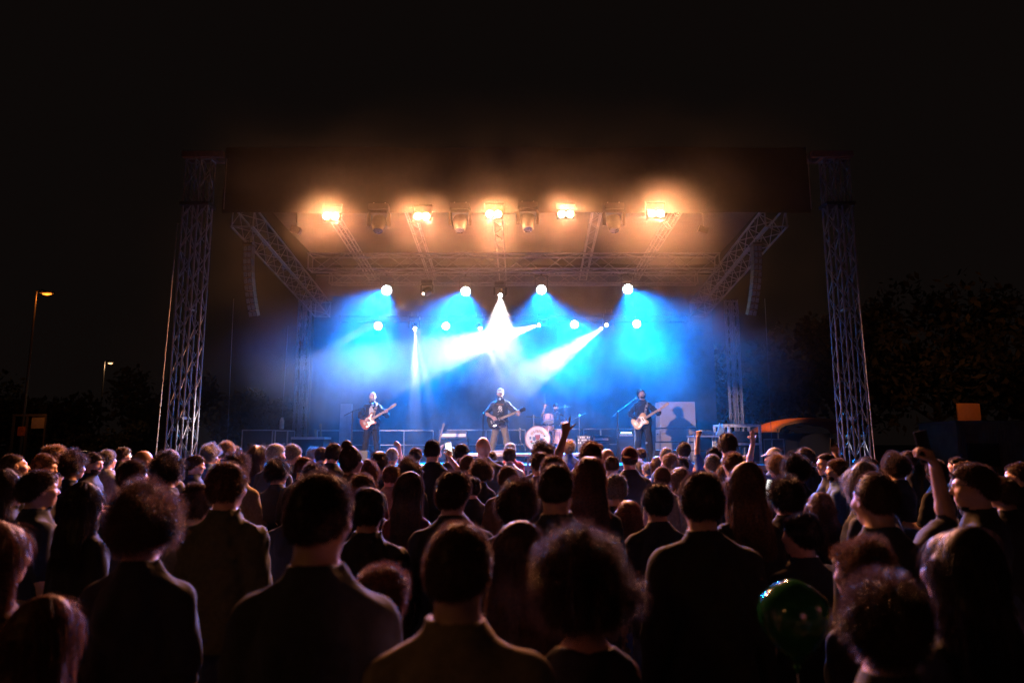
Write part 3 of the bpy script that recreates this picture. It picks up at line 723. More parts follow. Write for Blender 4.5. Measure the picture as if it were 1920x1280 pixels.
def hair_mesh(name, style, seed=1, dens=1.0):
    rs = np.random.RandomState(seed); wf = fold(seed, .006, 24); F = Field((-.22, -.26, 1.20), (.22, .18, 1.92), .008)
    y0, z0, nape, side = {'short': (.045, 1.668, 1.575, 1.60), 'crop': (.040, 1.675, 1.585, 1.61), 'receding': (-.005, 1.66, 1.58, 1.60), 'curly': (.04, 1.672, 1.57, 1.60), 'afro': (.03, 1.66, 1.55, 1.60)}.get(style, (.04, 1.672, 1.56, 1.60))
    th = {'short': .014, 'crop': .006, 'receding': .008, 'curly': .026, 'afro': .048, 'messy': .020, 'long': .014, 'wavy': .022, 'bun': .013, 'tail': .013}[style]
    lump = {'curly': .016, 'afro': .020, 'messy': .012, 'wavy': .012, 'long': .008, 'tail': .006}.get(style, .005)
    wf = fold(seed, lump, 34 if style in ('curly', 'afro') else 26)
    c0, r0 = CEN, RAD + th
    def shell(X, Y, Z):
        x, y, z = (X - c0[0]) / r0[0], (Y - c0[1]) / r0[1], (Z - c0[2]) / r0[2]; q = np.sqrt(x * x + y * y + z * z)
        d = (q - 1) * .085 + wf(X, Y, Z)
        f = np.maximum.reduce([Y - y0 - np.clip(Z - z0, 0, 1) * 1.3 + 0 * X, (nape - (.012 if th > .02 else 0) + (Y + .06).clip(0) * .9) - Z + 0 * X])
        if th < .03: f = np.maximum(f, np.minimum(np.minimum(np.abs(X) - .062, Y + .012), side + .02 - Z))
        return np.maximum(d, f)
    F.put(shell, c0 - r0 - .03, c0 + r0 + .03, .006)
    if style in ('long', 'wavy'):
        wv = fold(seed + 2, .009 if style == 'wavy' else .004, 30)
        F.trunk([(1.33, .085, .022, -.108), (1.42, .100, .032, -.100), (1.50, .100, .045, -.078), (1.58, .090, .060, -.050), (1.66, .078, .075, -.035)], 2.0, .03, .004, wv)
        for sx in (-1, 1): F.cone((sx * .074, .0, 1.66), (sx * .088, -.02, 1.48), .022, .022, .02)
    if style == 'bun': F.ell((0, -.055, 1.775), (.042, .042, .036), .012); F.cone((0, -.05, 1.74), (0, -.055, 1.77), .03, .03, .02)
    if style == 'tail': F.cone((0, -.10, 1.69), (0, -.135, 1.66), .022, .030, .012); F.cone((0, -.135, 1.66), (0, -.125, 1.46), .032, .014, .02)
    me = F.mesh(name)
    V0 = np.empty(len(me.vertices) * 3, np.float32); me.vertices.foreach_get('co', V0); V0 = V0.reshape(-1, 3); Q0 = np.empty(len(me.loops), np.int32); me.loops.foreach_get('vertex_index', Q0); Q0 = Q0.reshape(-1, 4)
    N0 = np.empty(len(me.vertices) * 3, np.float32); me.vertices.foreach_get('normal', N0); N0 = N0.reshape(-1, 3)
    bpy.data.meshes.remove(me)
    n = int(dens * {'short': 8500, 'crop': 7500, 'receding': 5400, 'curly': 9000, 'afro': 13000, 'messy': 9000, 'long': 9000, 'wavy': 9000, 'bun': 7000, 'tail': 7000}[style])
    idx = rs.randint(0, len(V0), n); P = V0[idx] - N0[idx] * .004; N = N0[idx].astype(float)
    tang = np.array((0, 0, -1.0)) - N * (N @ np.array((0, 0, -1.0)))[:, None]
    if style in ('short', 'crop', 'receding', 'messy'):
        ln = {'short': .0060, 'crop': .0040, 'receding': .0050, 'messy': .0105}[style]; sw_ = np.array((.5, -.2, 0)) * (1 if seed % 2 else -1)
        lock = np.stack([fold(seed + 20 + a, 1.0, 60)(P[:, 0], P[:, 1], P[:, 2]) for a in range(3)], 1)      # locks of hair that lean together
        part = N * (.75 if style != 'messy' else 1.0) + tang * .45 + sw_ * .4 + lock * (.35 if style != 'crop' else .15) + rs.randn(n, 3) * (.30 if style != 'messy' else .40)
        V1, Q1 = strands(P, part, 5, ln, .0014, rs, .08)
    elif style in ('curly', 'afro'):
        V1, Q1 = strands(P, N + rs.randn(n, 3) * .6, 10, .0056 if style == 'curly' else .0066, .0013, rs, .05, 1.2)
    else:
        lat = np.stack([np.sign(P[:, 0]), 0 * P[:, 0] - .5, 0 * P[:, 0]], 1); lat -= N * (lat * N).sum(1)[:, None]; topw = np.clip(N[:, 2:3] - .5, 0, 1)
        dr = N * .08 + tang * 1.0 + lat * topw * 1.4 + rs.randn(n, 3) * (.15 if style in ('long', 'bun', 'tail') else .26)
        K = 9 if style in ('long', 'wavy') else 5
        V1, Q1 = strands(P, dr, K, .012 if K == 9 else .010, .0016, rs, .18, .35 if style == 'wavy' else 0)
    return quads_mesh(name, np.concatenate([V0, V1]), np.concatenate([Q0, Q1 + len(V0)]))
def cap_mesh(name, back=True, beanie=False):
    F = Field((-.14, -.26, 1.58), (.14, .26, 1.80), .007); r = RAD + .012
    def f(X, Y, Z):
        x, y, z = X / r[0], (Y + .012) / r[1], (Z - 1.650) / (r[2] * 1.02); q = np.sqrt(x * x + y * y + z * z)
        return np.maximum((q - 1) * .085, 1.672 - .12 * (Y + .012) * (1 if not beanie else 0) - (.03 if beanie else 0) - Z + 0 * X)
    F.put(f, CEN - r - .02, CEN + r + .02, .006)
    if not beanie:
        y1 = (-.19 if back else .18); F.put(lambda X, Y, Z: np.maximum(np.sqrt((X / .078) ** 2 + ((Y - (-.09 if back else .085)) / (.085)) ** 2) * .08 - .08, np.abs(Z - 1.682 + abs(1) * .35 * (np.abs(Y) - .09) + X * X * 4) - .005), (-.09, -.20 if back else .0, 1.62), (.09, 0 if back else .20, 1.71), .008)
    F.ell((0, -.012, 1.765), (.008, .008, .006), .006)
    return F.mesh(name)
def beard_mesh(name, seed=4):
    F = Field((-.10, -.02, 1.49), (.10, .14, 1.63), .006)
    F.ell((0, .040, 1.560), (.060, .058, .046), .02)
    F.put(lambda X, Y, Z: np.maximum(Z - 1.588 - np.abs(X) * .35, .02 - Y + 0 * X) * -1.0, (-.1, -.02, 1.49), (.1, .14, 1.63), .006, 's')
    F.cone((-.022, .092, 1.590), (.022, .092, 1.590), .009, .009, .008)
    F.ell((0, .100, 1.573), (.020, .02, .008), .004, 's')
    me = F.mesh(name); V0 = np.empty(len(me.vertices) * 3, np.float32); me.vertices.foreach_get('co', V0); V0 = V0.reshape(-1, 3)
    Q0 = np.empty(len(me.loops), np.int32); me.loops.foreach_get('vertex_index', Q0); Q0 = Q0.reshape(-1, 4); N0 = np.empty(len(me.vertices) * 3, np.float32); me.vertices.foreach_get('normal', N0); N0 = N0.reshape(-1, 3)
    bpy.data.meshes.remove(me); rs = np.random.RandomState(seed); i = rs.randint(0, len(V0), 1400)
    V1, Q1 = strands(V0[i] - N0[i] * .003, N0[i] + np.array((0, 0, -.5)) + rs.randn(1400, 3) * .3, 4, .0045, .0014, rs, .1)
    return quads_mesh(name, np.concatenate([V0, V1]), np.concatenate([Q0, Q1 + len(V0)]))
SKIN = {'fair': mat('fair skin', (0.55, 0.33, 0.25), 0.5, 0, 0.08, 30), 'tan': mat('tanned skin', (0.38, 0.21, 0.14), 0.5, 0, 0.08, 30), 'dark': mat('brown skin', (0.20, 0.10, 0.065), 0.48, 0, 0.1, 30)}
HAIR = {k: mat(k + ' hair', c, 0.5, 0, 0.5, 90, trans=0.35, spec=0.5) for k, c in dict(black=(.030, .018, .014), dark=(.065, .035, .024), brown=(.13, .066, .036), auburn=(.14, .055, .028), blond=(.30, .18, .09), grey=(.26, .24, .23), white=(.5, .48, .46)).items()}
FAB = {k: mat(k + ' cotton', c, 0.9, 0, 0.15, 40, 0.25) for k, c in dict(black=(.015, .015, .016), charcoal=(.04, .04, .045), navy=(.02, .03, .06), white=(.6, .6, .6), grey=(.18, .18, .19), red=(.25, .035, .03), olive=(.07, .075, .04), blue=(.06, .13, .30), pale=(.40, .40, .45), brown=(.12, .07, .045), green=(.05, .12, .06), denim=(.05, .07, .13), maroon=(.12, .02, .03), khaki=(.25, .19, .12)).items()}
# ------------------------------------------------------------------ wardrobe: shared bodies and clothes for the crowd
def outfit(build='m', kind='tee', seed=1, hood=False, **pose):
    me, J = person_mesh('person', build=build, **pose)
    sh = shirt_mesh('shirt' if kind != 'jacket' else 'jacket', J, kind=kind, seed=seed, hood=hood); tr = trousers_mesh('trousers', J, seed=seed)
    sho = [shoe_mesh('shoe', J, k) for k in (-1, 1)]
    J['F'] = None
    return dict(body=me, shirt=sh, trousers=tr, shoes=sho, J=J, kind=kind)
HM = {}
def hair_of(style, v=0):
    k = (style, v)
    if k not in HM: HM[k] = hair_mesh(style + ' hair', style, 11 + v * 7)
    return HM[k]
TH = dict(bald=0, crop=.008, short=.016, receding=.006, curly=.034, afro=.062, messy=.026, long=.015, wavy=.026, bun=.065, tail=.011, cap=.016, beanie=.018)
HW = dict(bald=.158, crop=.184, short=.190, receding=.175, curly=.245, afro=.39, messy=.225, long=.185, wavy=.215, bun=.176, tail=.170, cap=.18, beanie=.182)
def obj_mat(o, m):
    if not o.data.materials: o.data.materials.append(None)
    o.material_slots[0].link = 'OBJECT'; o.material_slots[0].material = m
def dress(of, style, hc, shirt, skin, trou='denim', v=0, name='person', head=(0, 0, 0), cap='black', beard=None, glasses=False):
    o = bpy.data.objects.new(name, of['body']); col.objects.link(o); obj_mat(o, SKIN[skin])
    def child(nm, me, m):
        c = bpy.data.objects.new(nm, me); col.objects.link(c); c.parent = o; obj_mat(c, m); return c
    child('jacket' if of['kind'] == 'jacket' else 'shirt', of['shirt'], FAB[shirt]); child('trousers', of['trousers'], FAB[trou])
    for s_ in of['shoes']: child('shoe', s_, RUBBER)
    hs = []
    if style in ('cap', 'beanie'):
        hs.append(child('hair', hair_of('crop', v), HAIR[hc])); key = (style, v)
        if key not in HM: HM[key] = cap_mesh(style, back=(v == 0), beanie=style == 'beanie')
        hs.append(child(style, HM[key], FAB[cap]))
    elif style != 'bald': hs.append(child('hair', hair_of(style, v), HAIR[hc]))
    if beard:
        if 'beard' not in HM: HM['beard'] = beard_mesh('beard')
        hs.append(child('beard', HM['beard'], HAIR[beard]))
    if glasses:
        if 'gl' not in HM:
            b = MB()
            for sx in (-1, 1):
                b.tube([(sx * (.032 + .021 * math.cos(a * .628)), .112, 1.642 + .017 * math.sin(a * .628)) for a in range(11)], .0018, 6)
                b.tube([(sx * .053, .112, 1.645), (sx * .078, .075, 1.648), (sx * .084, -.01, 1.640)], .0018, 6)
            b.tube([(-.011, .113, 1.645), (.011, .113, 1.645)], .0018, 6); g_ = b.build('tmp', BLACK); HM['gl'] = g_.data; bpy.data.objects.remove(g_)
        hs.append(child('glasses', HM['gl'], BLACK))
    if any(head):
        _, Mh = head_xf(*head); pv_ = Vector((0, -.015, 1.55)); T = Matrix.Translation(pv_) @ Matrix(Mh.tolist()).to_4x4() @ Matrix.Translation(-pv_)
        for c in hs: c.matrix_local = T
    return o
OF = {'mt': outfit('m', 'tee', 1), 'bt': outfit('b', 'tee', 2), 'mj': outfit('m', 'jacket', 3), 'bj': outfit('b', 'jacket', 4), 'ft': outfit('f', 'tee', 5), 'fk': outfit('f', 'tank', 6), 'fl': outfit('f', 'long', 7), 'ml': outfit('m', 'long', 8), 'mh': outfit('m', 'long', 12, hood=True)}
FIST = (1.35, 1.4, 1.45, 1.5)
SP = {
 'point': (dict(LH=(-.20, .10, 1.845), Lp=(-1, .2, -.2), Lh=((.12, 0, 1), (.1, 1, 0), (.04, 1.3, 1.4, 1.45), 0.05)), 'mt'),
 'fistL': (dict(LH=(-.30, .12, 1.77), Lp=(.3, -.2, -1), Lh=((-.8, .1, .5), (0, 1, -.2), FIST, .9)), 'mt'),
 'fistup': (dict(LH=(-.17, .12, 1.885), Lp=(-1, 0, 0), Lh=((0, 0, 1), (1, .3, 0), FIST, .9)), 'mt'),
 'spread': (dict(LH=(-.24, .10, 1.80), Lp=(-1, .2, -.3), Lh=((-.1, 0, 1), (0, 1, 0), (.05, .05, .1, 1.2), .1)), 'mt'),
 'phoneR': (dict(RH=(.375, .06, 1.76), Rp=(1, .2, -.5), Rh=((-.35, .1, 1), (-.9, .3, 0), (.8, .9, .95, 1.0), .7)), 'mt'),
 'phoneF': (dict(RH=(.13, .33, 1.56), Rp=(1, -.1, -1), Rh=((-.1, .3, 1), (-.7, .7, 0), (.7, .8, .9, 1.0), .6)), 'mt'),
 'phoneU': (dict(LH=(-.085, .26, 1.77), RH=(.085, .26, 1.77), Lp=(-1, 0, -.5), Rp=(1, 0, -.5), Lh=((.1, 0, 1), (.8, .5, 0), (.7, .8, .9, 1.0), .6), Rh=((-.1, 0, 1), (-.8, .5, 0), (.7, .8, .9, 1.0), .6)), 'mt'),
 'phoneL': (dict(LH=(-.14, .28, 1.80), Lp=(-1, 0, -.6), Lh=((.1, .1, 1), (.7, .7, 0), (.7, .8, .9, 1.0), .6)), 'mt'),
 'headhands': (dict(LH=(-.13, .02, 1.66), RH=(.13, .02, 1.66), Lp=(-1, .3, 0), Rp=(1, .3, 0), Lh=((.6, 0, .8), (.8, 0, -.6), (.4, .4, .5, .5), .3), Rh=((-.6, 0, .8), (-.8, 0, -.6), (.4, .4, .5, .5), .3)), 'mt'),
}
HEADS = {'mt2': ('m', 'tee', (R(22), R(-4), R(6))), 'mt3': ('m', 'tee', (R(-20), R(-10), R(-5))), 'bt2': ('b', 'tee', (R(-16), R(4), R(4))), 'ft2': ('f', 'tee', (R(24), R(0), R(9))), 'fl2': ('f', 'long', (R(-20), R(-6), R(-8))), 'mj2': ('m', 'jacket', (R(14), R(6), R(-7)))}
for k, (b_, c_, hd_) in HEADS.items():
    OF[k] = outfit(b_, c_, 30 + len(k), head=hd_, LH=(-.14, .26, 1.08) if k in ('mt3', 'fl2') else None, RH=(.14, .27, 1.06) if k in ('mt3', 'fl2', 'mj2') else None); OF[k]['head'] = hd_
ALT = {'mt': ['mt', 'mt2', 'mt3'], 'bt': ['bt', 'bt2'], 'ft': ['ft', 'ft2'], 'fl': ['fl', 'fl2'], 'mj': ['mj', 'mj2']}
for k, (ps, kd) in SP.items(): OF[k] = outfit('m', 'tee', 9, **ps)

def stage_yaw(x, y): return math.atan2(x, max(17 - y, 1)) * 0.7
# cx, top y, head width (px), hair, hair colour, turn (deg, + left), outfit, cloth, skin, extras, label
CROWD = [
 (33, 851, 35, 'receding', 'dark', -62, 'mj', 'black', 'fair', {}, 'man with receding dark hair in profile at the far left edge of the crowd'),
 (84, 850, 36, 'short', 'brown', -62, 'mt', 'black', 'fair', {}, 'short brown haired man in profile just right of the leftmost balding man'),
 (104, 835, 32, 'messy', 'blond', -50, 'mt', 'brown', 'fair', {}, 'blond tousled head catching warm light at the far left back'),
 (78, 881, 52, 'short', 'dark', -42, 'bt', 'navy', 'fair', dict(glasses=True), 'man with glasses turned right, navy short sleeved shirt, left edge'),
 (141, 848, 44, 'curly', 'dark', -15, 'ft', 'navy', 'fair', {}, 'dark curly head with a purplish sheen left of the bright bearded face'),
 (176, 848, 29, 'short', 'black', -75, 'mt', 'black', 'fair', dict(beard='dark'), 'bearded man in sharp profile, face lit brightly, left side of the crowd'),
 (206, 843, 28, 'short', 'grey', 0, 'mj', 'grey', 'fair', {}, 'grey haired man in a light grey jacket seen from behind, left side'),
 (233, 838, 21, 'short', 'dark', -70, 'mt', 'black', 'tan', dict(glasses=True), 'small far man with glasses in profile beside the light jacket'),
 (269, 844, 29, 'bald', 'dark', -60, 'mt', 'black', 'tan', dict(glasses=True), 'bald man with a shiny warm scalp left of the guy cable'),
 (258, 862, 46, 'short', 'dark', -30, 'mj', 'charcoal', 'fair', {}, 'dark haired man in a charcoal jacket, cheek lit from the stage, below the bald man'),
 (321, 842, 33, 'crop', 'white', -5, 'mt', 'grey', 'fair', {}, 'white haired head right at the foot of the front left tower'),
 (318, 853, 54, 'curly', 'black', -10, 'mh', 'charcoal', 'tan', {}, 'big black curly head directly below the front left tower'),
 (18, 880, 58, 'wavy', 'dark', -10, 'fl', 'black', 'fair', {}, 'woman with long wavy dark hair against the left picture edge'),
 (163, 902, 56, 'long', 'black', -10, 'fl', 'black', 'fair', {}, 'woman with long black hair in deep shadow, left of the curly man'),
 (278, 917, 116, 'curly', 'brown', 0, 'mt', 'black', 'fair', {}, 'large near head with brown curls above a dark tee, left third'),
 (2, 973, 92, 'long', 'auburn', -15, 'fl', 'brown', 'fair', {}, 'auburn straight haired woman cut by the left picture edge'),
 (88, 1113, 96, 'long', 'auburn', 12, 'ft', 'black', 'fair', {}, 'low reddish head at the bottom left below the man with glasses'),
 (366, 852, 28, 'short', 'dark', -38, 'mt', 'navy', 'fair', {}, 'man in navy with a blue lit cheek right of the tower foot'),
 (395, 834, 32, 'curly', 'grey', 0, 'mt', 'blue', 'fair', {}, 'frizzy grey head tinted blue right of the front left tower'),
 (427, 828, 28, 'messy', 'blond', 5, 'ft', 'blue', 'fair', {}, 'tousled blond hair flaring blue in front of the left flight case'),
 (413, 836, 20, 'beanie', 'dark', 0, 'mt', 'black', 'fair', dict(cap='khaki'), 'khaki beanie between the two frizzy blue tinted heads'),
 (444, 835, 20, 'short', 'black', -30, 'mt', 'black', 'fair', {}, 'small black haired head in front of the left flight case corner'),
 (450, 850, 46, 'curly', 'dark', 0, 'mj', 'khaki', 'fair', {}, 'dark curly man whose khaki jacket shoulder shows right of the big leather collar'),
 (430, 866, 66, 'short', 'brown', 0, 'mj', 'olive', 'fair', {}, 'tall man in a heavy olive jacket with short brown hair below the left flight case'),
 (480, 833, 34, 'wavy', 'dark', 0, 'ft', 'navy', 'fair', {}, 'woman with long curly dark hair in front of the black side table'),
 (517, 831, 31, 'crop', 'white', 0, 'mt', 'charcoal', 'fair', {}, 'white cropped head below the black side table'),
 (549, 832, 29, 'short', 'grey', -20, 'mt', 'black', 'fair', {}, 'grey haired man second right of the white cropped head'),
 (521, 862, 42, 'curly', 'black', 0, 'mt', 'black', 'tan', {}, 'black curly head with a clear neck below the white cropped head'),
 (571, 855, 34, 'crop', 'auburn', 0, 'mt', 'black', 'fair', {}, 'close cropped reddish head left above the biggest near man'),
 (586, 869, 44, 'curly', 'dark', 0, 'ft', 'black', 'fair', {}, 'dark fluffy head directly touching the crown of the biggest near man'),
 (588, 838, 20, 'curly', 'grey', 0, 'ft', 'blue', 'fair', {}, 'tiny frizzy blue tinted head by the guitar stands'),
 (605, 838, 23, 'short', 'dark', 5, 'mt', 'navy', 'fair', {}, 'small dark head between the frizzy blue head and the taller dark man'),
 (625, 830, 29, 'short', 'black', 0, 'mt', 'black', 'tan', {}, 'black haired man left of the woman with the top knot'),
 (660, 824, 37, 'bun', 'dark', 0, 'fl', 'brown', 'fair', {}, 'woman with a messy top knot below the bald guitarist'),
 (690, 862, 40, 'wavy', 'auburn', 0, 'fl', 'maroon', 'fair', {}, 'curly auburn head glowing orange right of the top knot'),
 (603, 884, 126, 'crop', 'dark', 0, 'mt', 'charcoal', 'fair', {}, 'biggest near man with cropped dark hair and a dark tee, left of centre'),
 (679, 887, 46, 'short', 'brown', 0, 'mh', 'black', 'fair', {}, 'brown head immediately right of the biggest near man'),
 (693, 913, 62, 'short', 'black', 0, 'mj', 'black', 'tan', {}, 'black haired man in a black jacket behind the right ear of the biggest near man'),
 (711, 845, 29, 'long', 'black', 0, 'ft', 'black', 'fair', {}, 'long black haired woman right of the bald guitarist legs'),
 (736, 839, 24, 'crop', 'white', 0, 'mt', 'navy', 'fair', {}, 'small white head below the raised fist'),
 (780, 838, 23, 'short', 'dark', 5, 'fistL', 'pale', 'fair', {}, 'person in a pale shirt punching a fist up to the left'),
 (732, 871, 31, 'short', 'brown', 0, 'mt', 'khaki', 'fair', {}, 'brown head over orange lit khaki shoulders, left of the tall man with a phone'),
 (768, 861, 40, 'curly', 'dark', 0, 'ml', 'black', 'tan', {}, 'dark curly head left of the tall man with a phone'),
 (811, 824, 33, 'crop', 'black', 0, 'phoneF', 'black', 'fair', {}, 'tall black haired man holding up a lit phone left of the capped singer'),
 (837, 865, 26, 'crop', 'dark', 0, 'mt', 'black', 'fair', {}, 'small dark head right behind the tall man with a phone'),
 (847, 838, 18, 'long', 'dark', 0, 'ft', 'navy', 'fair', {}, 'tiny long haired figure in the front rows left of the dark round head'),
 (866, 831, 26, 'short', 'black', 0, 'mt', 'navy', 'fair', {}, 'dark round head with a cyan rim left of the bald tall man'),
 (874, 853, 27, 'receding', 'brown', 0, 'mt', 'grey', 'fair', {}, 'balding man below and left of the tall bald man'),
 (905, 819, 21, 'bald', 'dark', 0, 'bt', 'charcoal', 'fair', {}, 'tall bald man with sloping shoulders right in front of the singer'),
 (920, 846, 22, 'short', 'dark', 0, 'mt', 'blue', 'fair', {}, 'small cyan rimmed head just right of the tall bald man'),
 (900, 863, 37, 'curly', 'brown', 0, 'ft', 'black', 'fair', {}, 'round brown curly head behind the balding man'),
 (932, 862, 27, 'short', 'black', 0, 'mt', 'black', 'tan', {}, 'black head leaning against the brown curly head, centre'),
 (956, 830, 21, 'short', 'grey', 0, 'mj', 'red', 'fair', {}, 'grey haired man in a red jacket at the podium'),
 (955, 839, 23, 'short', 'dark', 0, 'mt', 'white', 'fair', {}, 'man in a white tee directly before the red jacket at the podium'),
 (953, 874, 34, 'short', 'brown', 0, 'mt', 'brown', 'fair', {}, 'brown head below the white tee in the centre'),
 (767, 883, 47, 'long', 'dark', 0, 'fk', 'maroon', 'fair', {}, 'long haired woman with bare lit shoulders left of the centre'),
 (848, 882, 62, 'short', 'dark', 0, 'bt', 'black', 'fair', {}, 'dark haired man whose shirt shoulders spread above the near cropped man'),
 (884, 893, 31, 'short', 'black', 0, 'mt', 'black', 'fair', {}, 'black head half hidden right of the man above the near cropped man'),
 (970, 898, 74, 'messy', 'dark', 0, 'bt', 'charcoal', 'fair', {}, 'broad thick haired dark head in the centre of the crowd'),
 (859, 977, 130, 'crop', 'brown', 0, 'bt', 'khaki', 'fair', {}, 'near man with cropped hair and visible ears, bottom centre'),
 (968, 976, 92, 'long', 'dark', 0, 'ft', 'black', 'fair', {}, 'smooth long haired head between the cropped near man and the curly one'),
 (1017, 829, 44, 'curly', 'dark', 0, 'ml', 'black', 'fair', {}, 'bushy dark curls right below the bass drum'),
 (1011, 846, 34, 'short', 'dark', 0, 'mt', 'brown', 'fair', {}, 'dark short head under the bushy curls, left of the raised arm'),
 (1036, 853, 44, 'short', 'brown', 0, 'mt', 'black', 'fair', {}, 'brown head touching the elbow of the raised pointing arm'),
 (1040, 868, 70, 'crop', 'dark', 0, 'bj', 'charcoal', 'fair', {}, 'large cropped head in a charcoal jacket right of the centre'),
 (1065, 825, 23, 'messy', 'blond', 0, 'mt', 'blue', 'fair', {}, 'tousled head glowing cyan right of the raised pointing arm'),
 (1106, 827, 40, 'short', 'auburn', 0, 'point', 'maroon', 'tan', {}, 'person raising a bare arm with the index finger pointing up'),
 (1121, 831, 20, 'short', 'dark', 0, 'mt', 'navy', 'fair', {}, 'small dark head peeking right of the reddish head with the raised arm'),
 (1137, 841, 26, 'bald', 'dark', 0, 'mt', 'black', 'tan', {}, 'bald head between the raised arm and the backwards cap'),
 (1147, 853, 29, 'crop', 'dark', 0, 'mt', 'brown', 'fair', {}, 'dark cropped head below the bald head, left of the backwards cap'),
 (1177, 836, 32, 'cap', 'dark', 10, 'bt', 'black', 'fair', dict(cap='maroon'), 'tall man with a maroon backwards cap below the bearded guitarist'),
 (1101, 854, 58, 'long', 'auburn', 0, 'fl', 'black', 'fair', {}, 'woman with very long auburn hair down her back, right of centre'),
 (1152, 889, 46, 'receding', 'grey', 0, 'mh', 'navy', 'fair', {}, 'smooth grey head right of the very long auburn hair'),
 (1175, 936, 46, 'long', 'auburn', 10, 'ft', 'black', 'fair', {}, 'short woman with reddish hair below the smooth grey head'),
 (1200, 839, 18, 'short', 'dark', 0, 'mt', 'navy', 'fair', {}, 'tiny cyan rimmed head right of the backwards cap'),
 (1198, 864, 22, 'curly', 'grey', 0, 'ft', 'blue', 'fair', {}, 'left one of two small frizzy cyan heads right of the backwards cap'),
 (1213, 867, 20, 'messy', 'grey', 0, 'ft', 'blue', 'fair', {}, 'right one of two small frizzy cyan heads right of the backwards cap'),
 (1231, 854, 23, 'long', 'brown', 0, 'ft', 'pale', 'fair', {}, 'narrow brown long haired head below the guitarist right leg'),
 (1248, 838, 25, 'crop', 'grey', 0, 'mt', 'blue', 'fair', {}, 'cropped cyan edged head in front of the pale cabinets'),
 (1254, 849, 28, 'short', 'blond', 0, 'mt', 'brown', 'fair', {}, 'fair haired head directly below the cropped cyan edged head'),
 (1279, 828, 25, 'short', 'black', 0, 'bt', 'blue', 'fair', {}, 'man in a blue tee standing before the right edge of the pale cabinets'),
 (1240, 873, 31, 'beanie', 'brown', 0, 'mt', 'pale', 'fair', dict(cap='brown'), 'round head in a brown beanie with a pale shirt, right of centre'),
 (1271, 874, 35, 'wavy', 'brown', 0, 'ft', 'olive', 'fair', {}, 'wavy brown head in olive beside the brown beanie'),
 (1310, 884, 80, 'short', 'dark', 0, 'bj', 'black', 'fair', {}, 'broad near man in a black jacket, right of centre'),
 (1310, 866, 21, 'crop', 'grey', 0, 'mt', 'black', 'fair', {}, 'little grey head above the broad man in a black jacket'),
 (1334, 850, 31, 'crop', 'grey', 0, 'mt', 'black', 'fair', {}, 'tall narrow shaven head with a purple sheen, right of the fist'),
 (1279, 857, 23, 'short', 'black', 0, 'mt', 'black', 'fair', {}, 'black head below the man in the blue tee'),
 (1364, 811, 28, 'short', 'dark', 0, 'mt', 'blue', 'fair', {}, 'tallest man on the right, blue tee, before the white framed rack'),
 (1336, 837, 25, 'short', 'black', 0, 'fistup', 'blue', 'tan', {}, 'person with one bare arm and fist straight up left of the rack'),
 (1373, 847, 35, 'short', 'auburn', 0, 'mt', 'navy', 'fair', {}, 'dark reddish head under the tallest man on the right'),
 (1399, 851, 23, 'crop', 'dark', 0, 'mt', 'navy', 'fair', {}, 'small cyan edged head below the white framed rack'),
 (1359, 870, 30, 'short', 'brown', 0, 'mt', 'brown', 'fair', {}, 'brown head right of the shaven purple head'),
 (1392, 866, 60, 'long', 'brown', 0, 'fl', 'black', 'fair', {}, 'woman with thick long hair below the white framed rack'),
 (1450, 838, 28, 'cap', 'brown', 15, 'spread', 'blue', 'fair', dict(cap='pale', v=1), 'person in a pale cap raising spread fingers right of the rack'),
 (1456, 855, 37, 'curly', 'blond', 10, 'fl', 'brown', 'fair', {}, 'fluffy blond head under the pale cap'),
 (1488, 855, 46, 'curly', 'black', 15, 'ml', 'black', 'tan', {}, 'round black curly head right of the fluffy blond one'),
 (1510, 838, 28, 'short', 'dark', 60, 'mt', 'black', 'fair', {}, 'man facing left with a blue lit forehead below the orange tent'),
 (1549, 850, 30, 'receding', 'dark', 72, 'mt', 'navy', 'fair', dict(glasses=True), 'man with glasses in left profile near the front right tower'),
 (1527, 857, 25, 'short', 'dark', 70, 'mt', 'black', 'tan', {}, 'small dim face in left profile beside the man with glasses'),
 (1567, 859, 32, 'short', 'brown', 58, 'bt', 'blue', 'fair', dict(beard='dark'), 'bearded man in a blue tee looking left near the front right tower'),
 (1402, 919, 62, 'wavy', 'brown', 0, 'fk', 'black', 'fair', {}, 'loose wavy brown hair over bare shoulders, lower right of centre'),
 (1538, 921, 44, 'long', 'brown', 5, 'fl', 'black', 'fair', {}, 'brown long haired head under the bearded blue tee man'),
 (1468, 893, 60, 'messy', 'black', 5, 'phoneF', 'black', 'tan', {}, 'dark tousled person holding a bright white phone screen'),
 (1612, 867, 60, 'wavy', 'grey', 40, 'fl', 'navy', 'fair', {}, 'grey long haired person turned left below the front right tower'),
 (1636, 884, 76, 'crop', 'dark', 5, 'phoneR', 'charcoal', 'fair', {}, 'near man raising a big bare forearm with a phone, right side'),
 (1624, 856, 32, 'short', 'dark', 15, 'phoneL', 'black', 'fair', {}, 'dim person lifting a phone at the foot of the front right tower'),
 (1680, 852, 42, 'curly', 'dark', 20, 'mt', 'black', 'fair', {}, 'dark curly head right of the front right tower'),
 (1700, 845, 24, 'short', 'dark', 65, 'mt', 'black', 'fair', {}, 'small faint face looking left behind the dark curly head, right'),
 (1822, 869, 62, 'short', 'dark', 45, 'mt', 'black', 'fair', dict(glasses=True), 'man with glasses looking left near the right picture edge'),
 (1876, 893, 46, 'short', 'dark', 20, 'phoneU', 'black', 'tan', {}, 'person with both hands up around a phone at the right edge'),
 (1608, 1010, 96, 'messy', 'brown', 30, 'mj', 'black', 'fair', {}, 'tousled brown head turned left just above the green balloon'),
 (1645, 1078, 140, 'messy', 'dark', 5, 'bj', 'charcoal', 'fair', {}, 'nearest tousled head right of the green balloon'),
